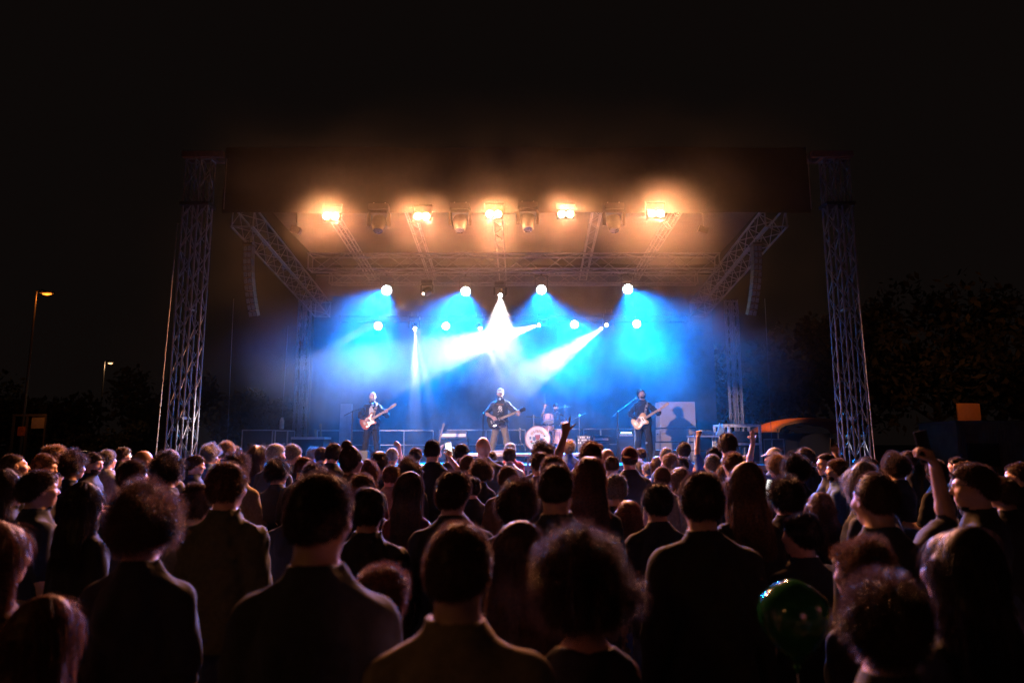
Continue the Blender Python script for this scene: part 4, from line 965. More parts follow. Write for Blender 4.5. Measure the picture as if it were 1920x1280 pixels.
 (1092, 1004, 205, 'afro', 'dark', 0, 'fk', 'black', 'tan', {}, 'nearest person with a big round afro and bare shoulders, bottom centre right'),
 (703, 1061, 78, 'messy', 'auburn', 0, 'ft', 'black', 'fair', {}, 'short reddish head low behind the shoulder of the biggest near man'),
 (1755, 862, 34, 'short', 'dark', 25, 'mt', 'black', 'fair', {}, 'dim dark head left of the orange sign, right side'),
 (1790, 856, 22, 'short', 'dark', 40, 'mt', 'black', 'fair', {}, 'faint small head under the orange lit sign'),
 (1905, 866, 34, 'short', 'dark', 20, 'mt', 'black', 'fair', {}, 'faint dark head cut by the right picture edge'),
 (1230, 905, 52, 'short', 'black', 0, 'mt', 'black', 'tan', {}, 'dark haired man behind the left shoulder of the broad black jacket'),
 (1500, 960, 60, 'short', 'black', 5, 'mt', 'black', 'fair', {}, 'black head in deep shadow above the green balloon'),
 (1790, 985, 110, 'long', 'black', 15, 'fl', 'black', 'fair', {}, 'woman with black hair in deep shadow, lower right corner'),
 (560, 905, 50, 'short', 'black', 0, 'mt', 'black', 'fair', {}, 'dark head hidden left behind the biggest near man'),
 (375, 905, 60, 'short', 'dark', -5, 'mh', 'grey', 'fair', {}, 'man in a grey hooded top between the near brown curls and the olive jacket'),
]
people = {}
placed = []
for row in CROWD:
    cx, ty, wd, st_, hc, yaw, of, cl, sk, ex, lb = row
    Y = HW[st_] * 1280 / wd; s = 1.0
    for _ in range(6):
        z = W(cx, ty, Y).z; s = z / (1.75 + TH[st_]); s = min(max(s, .84), 1.10); Y = HW[st_] * s * 1280 / wd
    # keep the top of the head on its sight line: at the clamped height solve for the distance
    z_t = s * (1.75 + TH[st_]); sl = (W(cx, ty, 1.0).z - CAMZ)
    if abs(W(cx, ty, Y).z - z_t) > .02 and abs(sl) > 1e-3 and (z_t - CAMZ) / sl > 0: Y = min(max((z_t - CAMZ) / sl, Y * .8), Y * 1.3)
    placed.append([cx, ty, Y, s, row])
def at_(p): return W(p[0], 640, p[2]).x
for it in range(60):
    mv = False
    for i, a in enumerate(placed):
        for b_ in placed[i + 1:]:
            dx = at_(a) - at_(b_); dy = a[2] - b_[2]
            if dx * dx + (dy * 1.25) ** 2 < .40 ** 2:
                f_, n_ = (a, b_) if a[2] >= b_[2] else (b_, a)
                f_[2] = min(f_[2] * 1.012 + .01, 14.3); n_[2] *= .994; mv = True
    if not mv: break
for p in placed:
    cx, ty, Y, s, row = p; _, _, wd, st_, hc, yaw, of, cl, sk, ex, lb = row
    z = W(cx, ty, Y).z; s = min(max(z / (1.75 + TH[st_]), .80), 1.13)
    x = W(cx, ty, Y).x
    if wd < 90 and of in ALT: of = random.choice(ALT[of])
    if 'head' in OF[of]: ex = dict(ex, head=OF[of]['head'])
    o = dress(OF[of], st_, hc, cl, sk, trou=random.choice(['denim', 'black', 'charcoal', 'khaki']), **{**dict(v=random.randint(0, 1) if st_ not in ('cap',) else 0), **ex})
    ti = 1.0 if wd < 60 else .35
    o.scale = (s, s, s); e_ = Euler((R(random.uniform(-2.5, 2.5) * ti), R(random.uniform(-3, 3) * ti), R(yaw) + stage_yaw(x, Y) * (1 if abs(yaw) < 20 else 0))); o.rotation_euler = e_
    hv = e_.to_matrix() @ Vector((0, 0, 1.66 * s)); o.location = (x - hv.x, Y - hv.y, 0)       # feet placed so that the head stays on its spot
    tag(o, lb, 'person', 'people in the audience'); people[lb] = o
def ppl(q): return [o for k, o in people.items() if q in k][0]
def phone(holder, pos, rot, lit_, label):
    """a phone in a raised hand; pos in the holder's own frame"""
    M = holder.matrix_basis.copy(); o = empty('phone'); o.matrix_basis = M @ Matrix.Translation(pos) @ Euler(rot).to_matrix().to_4x4()
    MB().box((0, 0, 0), (.074, .009, .152)).build('case', BLACK, o, bevel=.003)
    MB().box((0, -.0052, 0), (.068, .001, .144)).build('screen', mat('lit phone screen', (.1, .1, .1), .2, emit=(1, .97, .92), es=lit_) if lit_ > 1 else mat('dim phone screen', (.01, .01, .012), .5), o)
    return tag(o, label, 'phone')
bpy.context.view_layer.update()
phone(ppl('tall black haired man holding'), (.115, .375, 1.665), (0, R(-6), 0), 1.6, 'phone filming the stage in the hand of the tall man left of the singer')
phone(ppl('bright white phone'), (.12, .38, 1.665), (R(10), R(12), 0), 5.0, 'phone with a bright white screen in the right half of the crowd')
phone(ppl('big bare forearm'), (.345, .085, 1.86), (0, R(-10), R(5)), 0, 'dark phone in the big raised hand at the right')
phone(ppl('both hands up around'), (0, .30, 1.865), (0, R(90), 0), 0, 'phone held sideways between two hands at the right edge')
phone(ppl('lifting a phone at the foot'), (-.125, .32, 1.90), (0, R(8), 0), 0, 'phone lifted at the foot of the front right tower')

# balloon on a string
p = W(1490, 1165, 2.28); o = empty('balloon', p)
MB().lathe((0, 0, -.135), (0, 0, 1), [(0, .006), (.01, .010), (.03, .035), (.07, .075), (.13, .108), (.17, .113), (.21, .100), (.245, .060), (.262, .02), (.265, .003)], 40).build('skin', mat('green balloon rubber', (.015, .10, .025), .12, coat=.5, trans=.2), o, True)
MB().cone((0, 0, -.135), (0, 0, -.155), .012, .004).build('knot', mat('green balloon rubber', (0, 0, 0)), o, True)
MB().tube([(0, 0, -.15), (.01, .01, -.45), (-.01, .0, -.8), (0, .02, -1.2)], .0015, 5).build('string', FAB['white'], o)
tag(o, 'shiny green balloon floating among the nearest people at the bottom right', 'balloon')
# ------------------------------------------------------------------ the band
def smooth_poly(P, n=4):
    out = []; k = len(P)
    for i in range(k):
        p0, p1, p2, p3 = [Vector((*P[(i + j) % k], 0)) for j in (-1, 0, 1, 2)]
        for q in range(n):
            t = q / n; v = 0.5 * ((2 * p1) + (p2 - p0) * t + (2 * p0 - 5 * p1 + 4 * p2 - p3) * t * t + (3 * p1 - p0 - 3 * p2 + p3) * t ** 3); out.append((v.x, v.y))
    return out
OUT = {
 'double': [(-.21, 0), (-.205, .08), (-.17, .135), (-.11, .155), (-.05, .13), (0, .108), (.05, .115), (.11, .14), (.175, .150), (.19, .125), (.155, .085), (.12, .05), (.115, 0), (.118, -.05), (.14, -.09), (.145, -.13), (.11, -.145), (.06, -.125), (0, -.11), (-.05, -.13), (-.11, -.158), (-.17, -.138), (-.205, -.08)],
 'single': [(-.21, 0), (-.205, .08), (-.17, .135), (-.11, .15), (-.05, .125), (0, .108), (.05, .12), (.10, .142), (.15, .138), (.178, .09), (.175, .03), (.12, .02), (.12, -.03), (.15, -.08), (.155, -.12), (.115, -.145), (.06, -.125), (0, -.11), (-.05, -.13), (-.11, -.155), (-.17, -.135), (-.205, -.08)],
 'carved': [(-.21, 0), (-.205, .09), (-.165, .15), (-.10, .165), (-.04, .135), (.01, .10), (.06, .10), (.11, .115), (.165, .11), (.18, .06), (.165, .025), (.12, .02), (.12, -.03), (.15, -.07), (.18, -.12), (.14, -.13), (.09, -.118), (.04, -.10), (-.01, -.115), (-.08, -.160), (-.15, -.150), (-.20, -.09)]}
def guitar(P, c, nd, outline, body_m, neck_m, guard_m, label, neckl=.46, straps=None, strap_m=None, pole=False):
    """P: the player; c: body centre, nd: neck direction, both in the player's frame"""
    ex = Vector(nd).normalized(); ey = (Vector((0.05, 1, 0.12)) - ex * ex.dot(Vector((0.05, 1, 0.12)))).normalized(); ez = ex.cross(ey)
    if ez.z < 0: ez = -ez
    ey = ez.cross(ex); L = Matrix((ex, ey, ez)).transposed().to_4x4(); L.translation = Vector(c)
    o = empty('electric_guitar'); o.matrix_basis = P.matrix_basis @ L
    flip = 1 if ey.y > 0 else -1
    pl = smooth_poly(OUT[outline]); f = 1 * flip
    MB().prism(pl, -.022, .022).build('body', body_m, o, True, bevel=.006)
    if guard_m:
        MB().prism([(x * .9, z) for x, z in [(-.02, .10), (.04, .085), (.115, .05), (.118, -.04), (.12, -.11), (.06, -.10), (0, -.09), (-.06, -.115), (-.08, -.09), (-.02, -.035)]], .0225 * f, .026 * f).build('pickguard', guard_m, o)
    nk = MB().prism([(.10, -.028), (.14 + neckl, -.022), (.14 + neckl, .022), (.10, .028)], .004 * f, .030 * f).build('neck', neck_m, o)
    fr = MB()
    for i in range(18): fr.box((.14 + neckl - neckl * (1 - 2 ** (-i / 12)) * 1.35, .0305 * f, 0), (.002, .002, .044))
    fr.build('fret', mat('dull nickel', (.25, .24, .22), .5, .5), nk)
    x0 = .14 + neckl
    hp = [(x0, -.022), (x0 + .03, -.030), (x0 + .16, -.022), (x0 + .19, .012), (x0 + .16, .042), (x0 + .05, .036), (x0, .022)] if outline != 'carved' else [(x0, -.022), (x0 + .03, -.04), (x0 + .15, -.046), (x0 + .17, -.01), (x0 + .17, .01), (x0 + .15, .046), (x0 + .03, .04), (x0, .022)]
    hs = MB().prism(hp, .002 * f, .018 * f).build('headstock', neck_m if outline != 'carved' else body_m, o, bevel=.002)
    tn = MB()
    for i in range(6):
        if outline == 'carved': tn.cone((x0 + .04 + (i % 3) * .045, .01 * f, (.05 if i < 3 else -.05)), (x0 + .04 + (i % 3) * .045, .01 * f, (.068 if i < 3 else -.068)), .007)
        else: tn.cone((x0 + .03 + i * .025, .01 * f, .038), (x0 + .03 + i * .025, .01 * f, .058), .006)
    tn.build('tuning_peg', CHROME, hs)
    for x in (-.06, .03, .085) if outline == 'double' else (-.06, .07): MB().box((x, .028 * f, 0), (.028 if outline == 'carved' else .018, .012, .078)).build('pickup', FAB['black'] if outline != 'carved' else FAB['grey'], o, bevel=.002)
    MB().box((-.115, .030 * f, 0), (.030, .014, .08)).build('bridge', mat('dull nickel', (.25, .24, .22), .5, .5), o, bevel=.002)
    for x, z in ((-.10, -.10), (-.05, -.105)): MB().lathe((x, .022 * f, z), (0, f, 0), [(0, .012), (.014, .010)], 12).build('knob', CHROME, o, True)
    st_ = MB()
    for i in range(6): st_.cone((-.12, .0365 * f, (i - 2.5) * .0095), (x0 + .02, .034 * f, (i - 2.5) * .0070), .0004, n=4)
    st_.build('strings', mat('dull nickel', (.25, .24, .22), .5, .5), o)
    if straps:
        b = MB(); pts = [Vector(q) for q in straps]; inv = L.inverted(); vs = []; k = 6; fine = []
        for i in range(len(pts) - 1):
            p0, p1, p2, p3 = pts[max(i - 1, 0)], pts[i], pts[i + 1], pts[min(i + 2, len(pts) - 1)]
            for q in range(k):
                t = q / k; fine.append(0.5 * ((2 * p1) + (p2 - p0) * t + (2 * p0 - 5 * p1 + 4 * p2 - p3) * t * t + (3 * p1 - p0 - 3 * p2 + p3) * t ** 3))
        fine.append(pts[-1]); fs = []
        for i, p in enumerate(fine):
            d = (fine[min(i + 1, len(fine) - 1)] - fine[max(i - 1, 0)]).normalized(); out = Vector((p.x * .3, p.y, 0)).normalized() if abs(p.y) > .02 else Vector((0, 0, 1)); sd_ = d.cross(out).normalized() * .026; nn = sd_.cross(d).normalized() * .002
            vs += [inv @ (p + sd_ + nn), inv @ (p - sd_ + nn), inv @ (p - sd_ - nn), inv @ (p + sd_ - nn)]
        for i in range(len(fine) - 1):
            for j in range(4): fs.append((4 * i + j, 4 * i + (j + 1) % 4, 4 * i + 4 + (j + 1) % 4, 4 * i + 4 + j))
        b.add(vs, fs).build('strap', strap_m, o, True)
    return tag(o, label, 'guitar')

def player(px, ytop, Y, rz, mesh_args, clothes, style, hc, skin, head=(0, 0, 0), zfloor=DECK, **kw):
    of = outfit(clothes['build'], clothes['kind'], clothes.get('seed', 20), head=head, **mesh_args) if not clothes.get('short') else None
    if of is None:
        me, J = person_mesh('person', build=clothes['build'], head=head, **mesh_args); sh = shirt_mesh('shirt', J, kind=clothes['kind'], seed=21); tr = trousers_mesh('shorts', J, short=True)
        of = dict(body=me, shirt=sh, trousers=tr, shoes=[shoe_mesh('shoe', J, k) for k in (-1, 1)], J=J, kind=clothes['kind'])
    o = dress(of, style, hc, clothes['top'], skin, trou=clothes['bottom'], head=head, **kw)
    top = W(px, ytop, Y).z; s = (top - zfloor) / (1.75 + TH[style]) if not clothes.get('sit') else clothes['sit']
    o.location = (W(px, ytop, Y).x, Y, zfloor + clothes.get('dz', 0)); o.rotation_euler = (0, 0, rz); o.scale = (s, s, s)
    bpy.context.view_layer.update(); return o, of

H = .0075
WOODY = mat('maple neck wood', (.34, .20, .11), .5, 0, .15, 12)
ROSE = mat('dark fretboard wood', (.10, .055, .035), .45, 0, .3, 20)
# bald guitarist, left
gc = (.06, .215, 1.03); nd = (-.80, .10, .50)
def nk(gc, nd, t, off): n_ = nrm(nd); return tuple(np.array(gc) + n_ * t + np.array(off))
o1, of1 = player(699, 735, 16.8, math.pi + R(8), dict(h=H, LH=nk(gc, nd, .50, (.0, .02, -.085)), Lp=(-.8, -.2, -.8), Lh=((.15, .35, .9), (.25, -.9, .35), (1.0, 1.0, 1.1, 1.1), .5),
     RH=nk(gc, nd, -.02, (.09, .075, .085)), Rp=(.9, -.5, -.1), Rh=((-.75, .15, -.6), (-.1, -1, -.05), (.5, .6, .7, .8), .5), feet=(.17, -.02, .085)),
     dict(build='m', kind='jacket', top='black', bottom='black'), 'bald', 'dark', 'fair', head=(R(6), R(-4), 0), beard='grey')
tag(o1, 'bald bearded guitarist in a black jacket playing on the left of the stage', 'person')
# the pale shirt front between the open jacket
b = MB(); vs = []; fs = []
for i in range(13):
    z = 1.455 - i * .034
    for j in range(5):
        x = (j - 2) / 2 * (.020 + .045 * min(1, i / 3)); vs.append((x, np.interp(z, [r[0] for r in MALE], [r[2] + r[3] for r in MALE]) * 1.0 + .0245 - abs(j - 2) * .003 + .003 * math.sin(i * 1.3 + j), z))
for i in range(12):
    for j in range(4): a = i * 5 + j; fs.append((a, a + 1, a + 6, a + 5))
k = len(vs); vs2 = vs + [(x, y - .02, z) for x, y, z in vs]; fs += [tuple(x + k for x in reversed(f)) for f in fs]
b.add(vs2, fs).build('shirt_front', FAB['white'], o1).data.polygons.foreach_set('use_smooth', [True] * len(fs))
strapL = [(.20, .16, .98), (.19, .0, 1.02), (.12, -.12, 1.16), (.0, -.145, 1.30), (-.085, -.125, 1.42), (-.115, -.03, 1.468), (-.105, .07, 1.40), (-.07, .135, 1.28), (-.05, .19, 1.17)]
guitar(o1, gc, nd, 'double', mat('sunburst red body', (.35, .10, .05), .2, 0, .2, 3, coat=.6), WOODY, mat('cream pickguard', (.75, .68, .62), .3), 'red sunburst guitar with cream pickguard played by the bald guitarist', straps=strapL, strap_m=mat('tan leather strap', (.42, .27, .15), .6))
# capped singer, centre
gc = (.085, .215, 1.00); nd = (-.90, .10, .36)
o2, of2 = player(938, 727, 16.5, math.pi, dict(h=H, LH=nk(gc, nd, .56, (.0, .02, -.085)), Lp=(-.8, -.2, -.8), Lh=((.15, .35, .9), (.25, -.9, .35), (1.0, 1.0, 1.1, 1.1), .5),
     RH=nk(gc, nd, -.02, (.08, .075, .09)), Rp=(.9, -.5, -.1), Rh=((-.75, .15, -.6), (-.1, -1, -.05), (.5, .6, .7, .8), .5), feet=(.22, -.02, .085)),
     dict(build='b', kind='tee', top='charcoal', bottom='khaki', short=True), 'cap', 'brown', 'fair', head=(0, R(-3), 0), cap='white', v=1, beard='brown')
tag(o2, 'singer in a white cap, printed dark tee and khaki shorts with a black guitar', 'person')
def front_y(x, z, rows, g=.0195):
    w_ = np.interp(z, [r[0] for r in rows], [r[1] for r in rows]) + .017; d_ = np.interp(z, [r[0] for r in rows], [max(r[2], .108 if r[0] < 1.3 else 0) for r in rows]) + .017; c_ = np.interp(z, [r[0] for r in rows], [r[3] for r in rows])
    return c_ + d_ * (1 - min(abs(x) / w_, .99) ** 2.3) ** (1 / 2.3) + g - .010
RB = [(z, w_ * 1.10, d_ * 1.18, c_) for z, w_, d_, c_ in MALE]
def patch(poly_fn, name, m, parent, x0, x1, z0, z1, n=26):
    """a print lying on the shirt front: small raised cells kept where poly_fn is true"""
    b = MB()
    for i in range(n):
        for j in range(n):
            xa, xb = x0 + (x1 - x0) * i / n, x0 + (x1 - x0) * (i + 1) / n; za, zb = z0 + (z1 - z0) * j / n, z0 + (z1 - z0) * (j + 1) / n
            if poly_fn((xa + xb) / 2, (za + zb) / 2):
                P_ = [(x, front_y(x, z, RB), z) for x, z in ((xa, za), (xb, za), (xb, zb), (xa, zb))]
                b.add(P_ + [(x, y - .02, z) for x, y, z in P_], [(0, 1, 2, 3), (7, 6, 5, 4), (0, 4, 5, 1), (1, 5, 6, 2), (2, 6, 7, 3), (3, 7, 4, 0)])
    return b.build(name, m, parent)
sh2 = [c for c in o2.children if c.name.startswith('shirt')][0]
patch(lambda x, z: ((x / .045) ** 2 + ((z - 1.30) / .045) ** 2 < 1) or (abs(x + .01) < .05 + .02 * math.sin(z * 90) and 1.13 < z < 1.27 and math.sin(x * 140 + z * 60) > -.5), 'shirt_print', mat('faded white print', (.6, .62, .58), .9, 0, .5, 60), sh2, -.09, .09, 1.10, 1.36)
patch(lambda x, z: abs(z - 1.375) < .010 + .004 * math.sin(x * 200), 'print_lettering', mat('faded rust print', (.30, .12, .08), .9, 0, .4, 60), sh2, -.085, .085, 1.35, 1.40)
strapL = [(.23, .16, .96), (.21, .0, 1.0), (.13, -.14, 1.16), (.0, -.165, 1.30), (-.09, -.145, 1.42), (-.12, -.03, 1.474), (-.115, .085, 1.40), (-.09, .16, 1.28), (-.07, .20, 1.16)]
guitar(o2, gc, nd, 'carved', mat('black lacquer body', (.008, .008, .009), .6, 0, .1, 4, spec=.15), ROSE, None, 'black guitar with chrome pickups played by the singer', neckl=.42, straps=strapL, strap_m=FAB['black'])
# bearded guitarist, right
gc = (.06, .215, 1.00); nd = (-.80, .08, .48)
o3, of3 = player(1204, 729, 16.8, math.pi - R(10), dict(h=H, LH=nk(gc, nd, .52, (.0, .02, -.085)), Lp=(-.8, -.2, -.8), Lh=((.15, .35, .9), (.25, -.9, .35), (1.0, 1.0, 1.1, 1.1), .5),
     RH=nk(gc, nd, -.03, (.09, .075, .085)), Rp=(.9, -.5, -.1), Rh=((-.75, .15, -.6), (-.1, -1, -.05), (.5, .6, .7, .8), .5), feet=(.17, .0, .085)),
     dict(build='m', kind='long', top='black', bottom='black'), 'short', 'dark', 'fair', head=(R(12), R(16), R(10)), beard='dark')
tag(o3, 'bearded guitarist in a black shirt leaning his head back, right of the stage', 'person')
strapL = [(.20, .16, .96), (.19, .0, 1.0), (.12, -.12, 1.16), (.0, -.145, 1.30), (-.085, -.125, 1.42), (-.115, -.03, 1.468), (-.105, .07, 1.40), (-.07, .135, 1.28), (-.05, .19, 1.15)]
guitar(o3, gc, nd, 'single', mat('butterscotch body', (.62, .34, .14), .3, 0, .12, 8, coat=.5), WOODY, mat('cream pickguard', (.7, .6, .5), .3), 'butterscotch guitar played by the bearded guitarist', straps=strapL, strap_m=mat('white patterned strap', (.55, .50, .42), .8, 0, .7, 26, c2=(.06, .05, .05)))

# riser and drummer
YD = 19.3; rz_ = 0.26
cz = W(1008, 822, YD - .45)
ri = empty('drum_riser', (cz.x + .35, YD + .2, DECK))
MB().box((0, 0, rz_ - .03), (3.0, 2.2, .06)).build('top', dm, ri, bevel=.005)
for sx in (-1.4, 0, 1.4):
    for sy in (-1.0, 1.0): MB().box((sx, sy, (rz_ - .06) / 2), (.05, .05, rz_ - .06)).build('leg', ALU, ri)
tag(ri, 'low black riser below the drum kit', 'riser')
zr = DECK + rz_
dp = W(1042, 748, YD + .45)
o4, of4 = player(1042, 748, YD + .45, math.pi, dict(h=H, RH=(.34, .25, 1.60), Rp=(.8, -.2, -.8), Rh=((-.05, .0, 1), (-.9, .3, 0), (1.2, 1.2, 1.3, 1.3), .8), LH=(-.16, .38, 1.20), Lp=(-.9, -.3, -.3), Lh=((.3, .9, -.1), (.2, 0, -1), (1.2, 1.2, 1.3, 1.3), .8), feet=(.26, .40, .465), kneel=1),
     dict(build='m', kind='tee', top='black', bottom='black', sit=1.0, dz=-.38), 'beanie', 'dark', 'fair', zfloor=zr, cap='black', beard='dark')
tag(o4, 'drummer behind the kit lifting one stick high', 'person')
def world(P, q): return P.matrix_basis @ Vector(q)
def stick(P, a, b_, label):
    a = world(P, a); b_ = world(P, b_); o = empty('drumstick', a)
    MB().cone((0, 0, 0), b_ - a, .0085, .006).sphere(b_ - a, .009, 8).build('shaft', WOODY, o, True); return tag(o, label, 'drumstick')
stick(o4, (.325, .265, 1.62), (.325, .24, 2.02), 'pale drumstick held straight up by the drummer')
stick(o4, (-.14, .44, 1.18), (-.05, .72, 1.10), 'pale drumstick resting over the snare')
th = empty('drum_throne', (dp.x, YD + .5, zr)); MB().lathe((0, 0, .42), (0, 0, 1), [(0, .15), (.02, .17), (.07, .17), (.09, .14)]).build('seat', FAB['black'], th, True)
MB().cone((0, 0, .1), (0, 0, .42), .02).build('post', CHROME, th, True)
for a in range(3): MB().cone((0, 0, .2), (.28 * math.cos(a * 2.1), .28 * math.sin(a * 2.1), .01), .012).build('leg', CHROME, th)
tag(th, 'round black drum throne under the drummer', 'stool')

SHELL = mat('pink sparkle drum shell', (.62, .36, .34), .25, .1, .25, 90, coat=.5)
HEADM = mat('white drum head', (.75, .72, .68), .4, 0, .05)
def drum(name, c, ax, r, L, label, lugs=8, cat='drum', head_r=HEADM, group=None):
    o = empty(name, c); ax = Vector(ax).normalized()
    MB().lathe(ax * 0, ax, [(0, r * .97), (.005, r), (L - .005, r), (L, r * .97)], 40).build('shell', SHELL, o, True)
    for s_, q in ((0, -1), (1, 1)):
        b = MB(); base = ax * (L * s_); b.lathe(base - ax * (.022 if s_ == 0 else 0), ax, [(0, r * 1.045), (.022, r * 1.045)], 40); b.build('hoop', CHROME if name != 'bass_drum' else SHELL, o, True)
        MB().lathe(base + ax * q * .022, ax * q, [(0, r * .97), (.004, r * .97)], 40).build('head', head_r, o, True)
    u = ax.orthogonal().normalized(); v = ax.cross(u)
    for i in range(lugs):
        t = 2 * math.pi * i / lugs; p = (u * math.cos(t) + v * math.sin(t)) * (r * 1.03)
        MB().cone(p - ax * .01, p + ax * (L + .01), .005).cone(p + ax * L * .3, p + ax * L * .7, .012).build('lug', CHROME, o, True)
    return tag(o, label, cat, group)
R0 = .33; bc = Vector((cz.x, YD - .45, zr + .36))
bd_ = drum('bass_drum', bc, (0, 1, 0), R0, .42, 'bass drum with colourful painted front head', 10)
# painted front head: arched lettering marks, a little skyline of coloured blocks
art = MB(); yy = -.0275; rs = np.random.RandomState(5)
def cell(b, x, z, w_, h_, a=0, y=yy):
    M = Matrix.Rotation(a, 3, 'Y'); b.box((x, y, z), (w_, .003, h_), M)
b = MB()
for i in range(9):
    a = R(-52 + 13 * i); x = math.sin(a) * .215; z = math.cos(a) * .215 - .01
    cell(b, x, z, .014, .075, a); cell(b, x + .018 * math.cos(a), z - .018 * math.sin(a) + (.02 if i % 2 else -.02), .030, .013, a); cell(b, x + .030 * math.cos(a), z - .030 * math.sin(a), .012, .075 - .02 * (i % 3), a)
b.build('arched_lettering', mat('orange drum paint', (.55, .24, .07), .5), bd_)
for nm, c, ls in (('painted_red_block', (.45, .08, .06), [(0, .06, .14, .09), (.0, .0, .09, .05), (-.17, -.08, .06, .05), (.17, -.02, .05, .05)]), ('painted_blue_block', (.12, .20, .34), [(-.10, .0, .07, .10), (.11, -.02, .08, .07), (0, -.10, .16, .04), (-.20, .02, .05, .07)]),
                  ('painted_green_block', (.12, .28, .16), [(-.14, -.12, .08, .04), (.06, -.13, .08, .03), (.19, .07, .05, .04)]), ('painted_brown_block', (.16, .09, .06), [(0, -.18, .24, .03), (-.06, .03, .012, .12), (.06, .03, .012, .12), (.14, -.10, .06, .04), (-.02, -.05, .18, .012)])):
    b = MB()
    for k, (x, z, w_, h_) in enumerate(ls): cell(b, x, z, w_, h_, rs.uniform(-.1, .1), yy - .001 * (k % 4) - .004 * ['r', 'b', 'g', 'o'].index(nm.split('_')[1][0] if nm.split('_')[1] != 'brown' else 'o'))
    b.build(nm, mat(nm.replace('_', ' '), c, .5, 0, .3, 30), bd_)
GT = 'drums of the kit'
for dx, dz, r, lb, nm in ((.30, .52, .15, 'small tom mounted above the right side of the bass drum', 'tom_drum'), (-.02, .50, .13, 'small tom mounted above the bass drum centre', 'tom_drum')):
    if dx < 0: continue
    t_ = drum(nm, bc + Vector((dx, .05, dz - .05)), (0, .35, .94), r, .17, lb, 6, group=GT)
    MB().cone((0, .05, 0), (-.08, .16, -.22), .013).build('mount', CHROME, t_)
drum('floor_tom', Vector((bc.x + .62, YD - .1, zr + .22)), (0, 0, 1), .20, .38, 'floor tom standing right of the bass drum', 8, group=GT)
drum('snare_drum', Vector((bc.x + .30, YD - .02 + .1, zr + .58)), (0, 0, 1), .175, .14, 'snare drum in front of the drummer', 8, group=GT)
BRASS = mat('brass cymbal', (.75, .58, .28), .25, .9, .1, 50)
def cymbal(px, py, Y, r, tilt, roll, label, base_z=None):
    p = W(px, py, Y); bz = base_z or zr; o = empty('cymbal_stand', (p.x, Y, bz)); h = p.z - bz; M = Matrix.Rotation(roll, 3, 'Y') @ Matrix.Rotation(tilt, 3, 'X')
    c = MB().lathe((0, 0, -.012), (0, 0, 1), [(0, r), (.003, r), (.012, r * .35), (.022, r * .16), (.034, r * .1), (.036, .008)], 36); c.v = [tuple(M @ Vector(v) + Vector((0, 0, h))) for v in c.v]; c.build('cymbal', BRASS, o, True)
    MB().lathe((0, 0, h + .02), (0, 0, 1), [(0, .016), (.03, .016)], 10).build('wing_nut', CHROME, o, True)
    MB().cone((0, 0, .25), (0, 0, h), .010).cone((0, 0, .2), (0, 0, h * .6), .014).build('pole', CHROME, o, True)
    for a in range(3): MB().cone((0, 0, .3), (.26 * math.cos(a * 2.1 + .5), .26 * math.sin(a * 2.1 + .5), .01), .010).build('leg', CHROME, o)
    return tag(o, label, 'cymbal', 'cymbals around the drum kit')
cymbal(1001, 781, YD - .15, .23, R(6), R(4), 'crash cymbal left of the drummer over the bass drum')
cymbal(1059, 762, YD + .05, .22, R(2), R(-5), 'high crash cymbal behind the pointing finger')
cymbal(1086, 779, YD - .1, .21, R(3), R(-26), 'steeply tilted ride cymbal right of the kit')
cymbal(975, 806, YD - .1, .17, R(3), 0, 'low hi-hat cymbal left of the bass drum')

# microphones on stands
def mic_stand(base_px, Y, boom0, mic, label, dz=DECK, yoff=0.0):
    """vertical pole with a boom that ends in a microphone"""
    bx_ = W(base_px, 800, Y).x; o = empty('microphone_stand', (bx_, Y, dz)); q = lambda v: Vector(v) - Vector((bx_, Y, dz))
    top = W(base_px, boom0[2], Y); e0 = W(boom0[0], boom0[1], Y); m1 = W(mic[0], mic[1], mic[2])
    MB().lathe((0, 0, 0), (0, 0, 1), [(0, .14), (.015, .14), (.03, .03)], 24).build('base', BLACK, o, True)
    MB().cone((0, 0, .02), q(top), .013).build('pole', BLACK, o, True)
    d = (m1 - top).normalized(); MB().cone(q(e0), q(top), .009).cone(q(top), q(m1 - d * .16), .009).sphere(q(top), .02, 8).build('boom', BLACK, o, True)
    b = MB().cone(q(m1 - d * .20), q(m1 - d * .04), .012, .018).build('microphone', BLACK, o, True)
    MB().sphere(q(m1), .028, 12).build('mesh_head', mat('steel mic mesh', (.5, .5, .52), .35, .8, .3, 300, .4), b, True)
    return tag(o, label, 'microphone stand', 'microphones of the band')
mic_stand(661, 16.4, (645, 779, 771), (698, 757, 16.62), 'microphone on a boom stand before the bald guitarist')
mic_stand(906, 16.2, (900, 783, 774), (937, 748, 16.30), 'microphone on a boom stand before the capped singer')
mic_stand(1212, 15.9, (1212, 800, 842), (1212, 830, 15.9), 'short microphone stand at the feet of the bearded guitarist')
# the right hand microphone comes in on a long boom from the left
mic_stand(1158, 16.5, (1150, 780, 772), (1193, 747, 16.60), 'microphone on a long rising boom before the bearded guitarist')
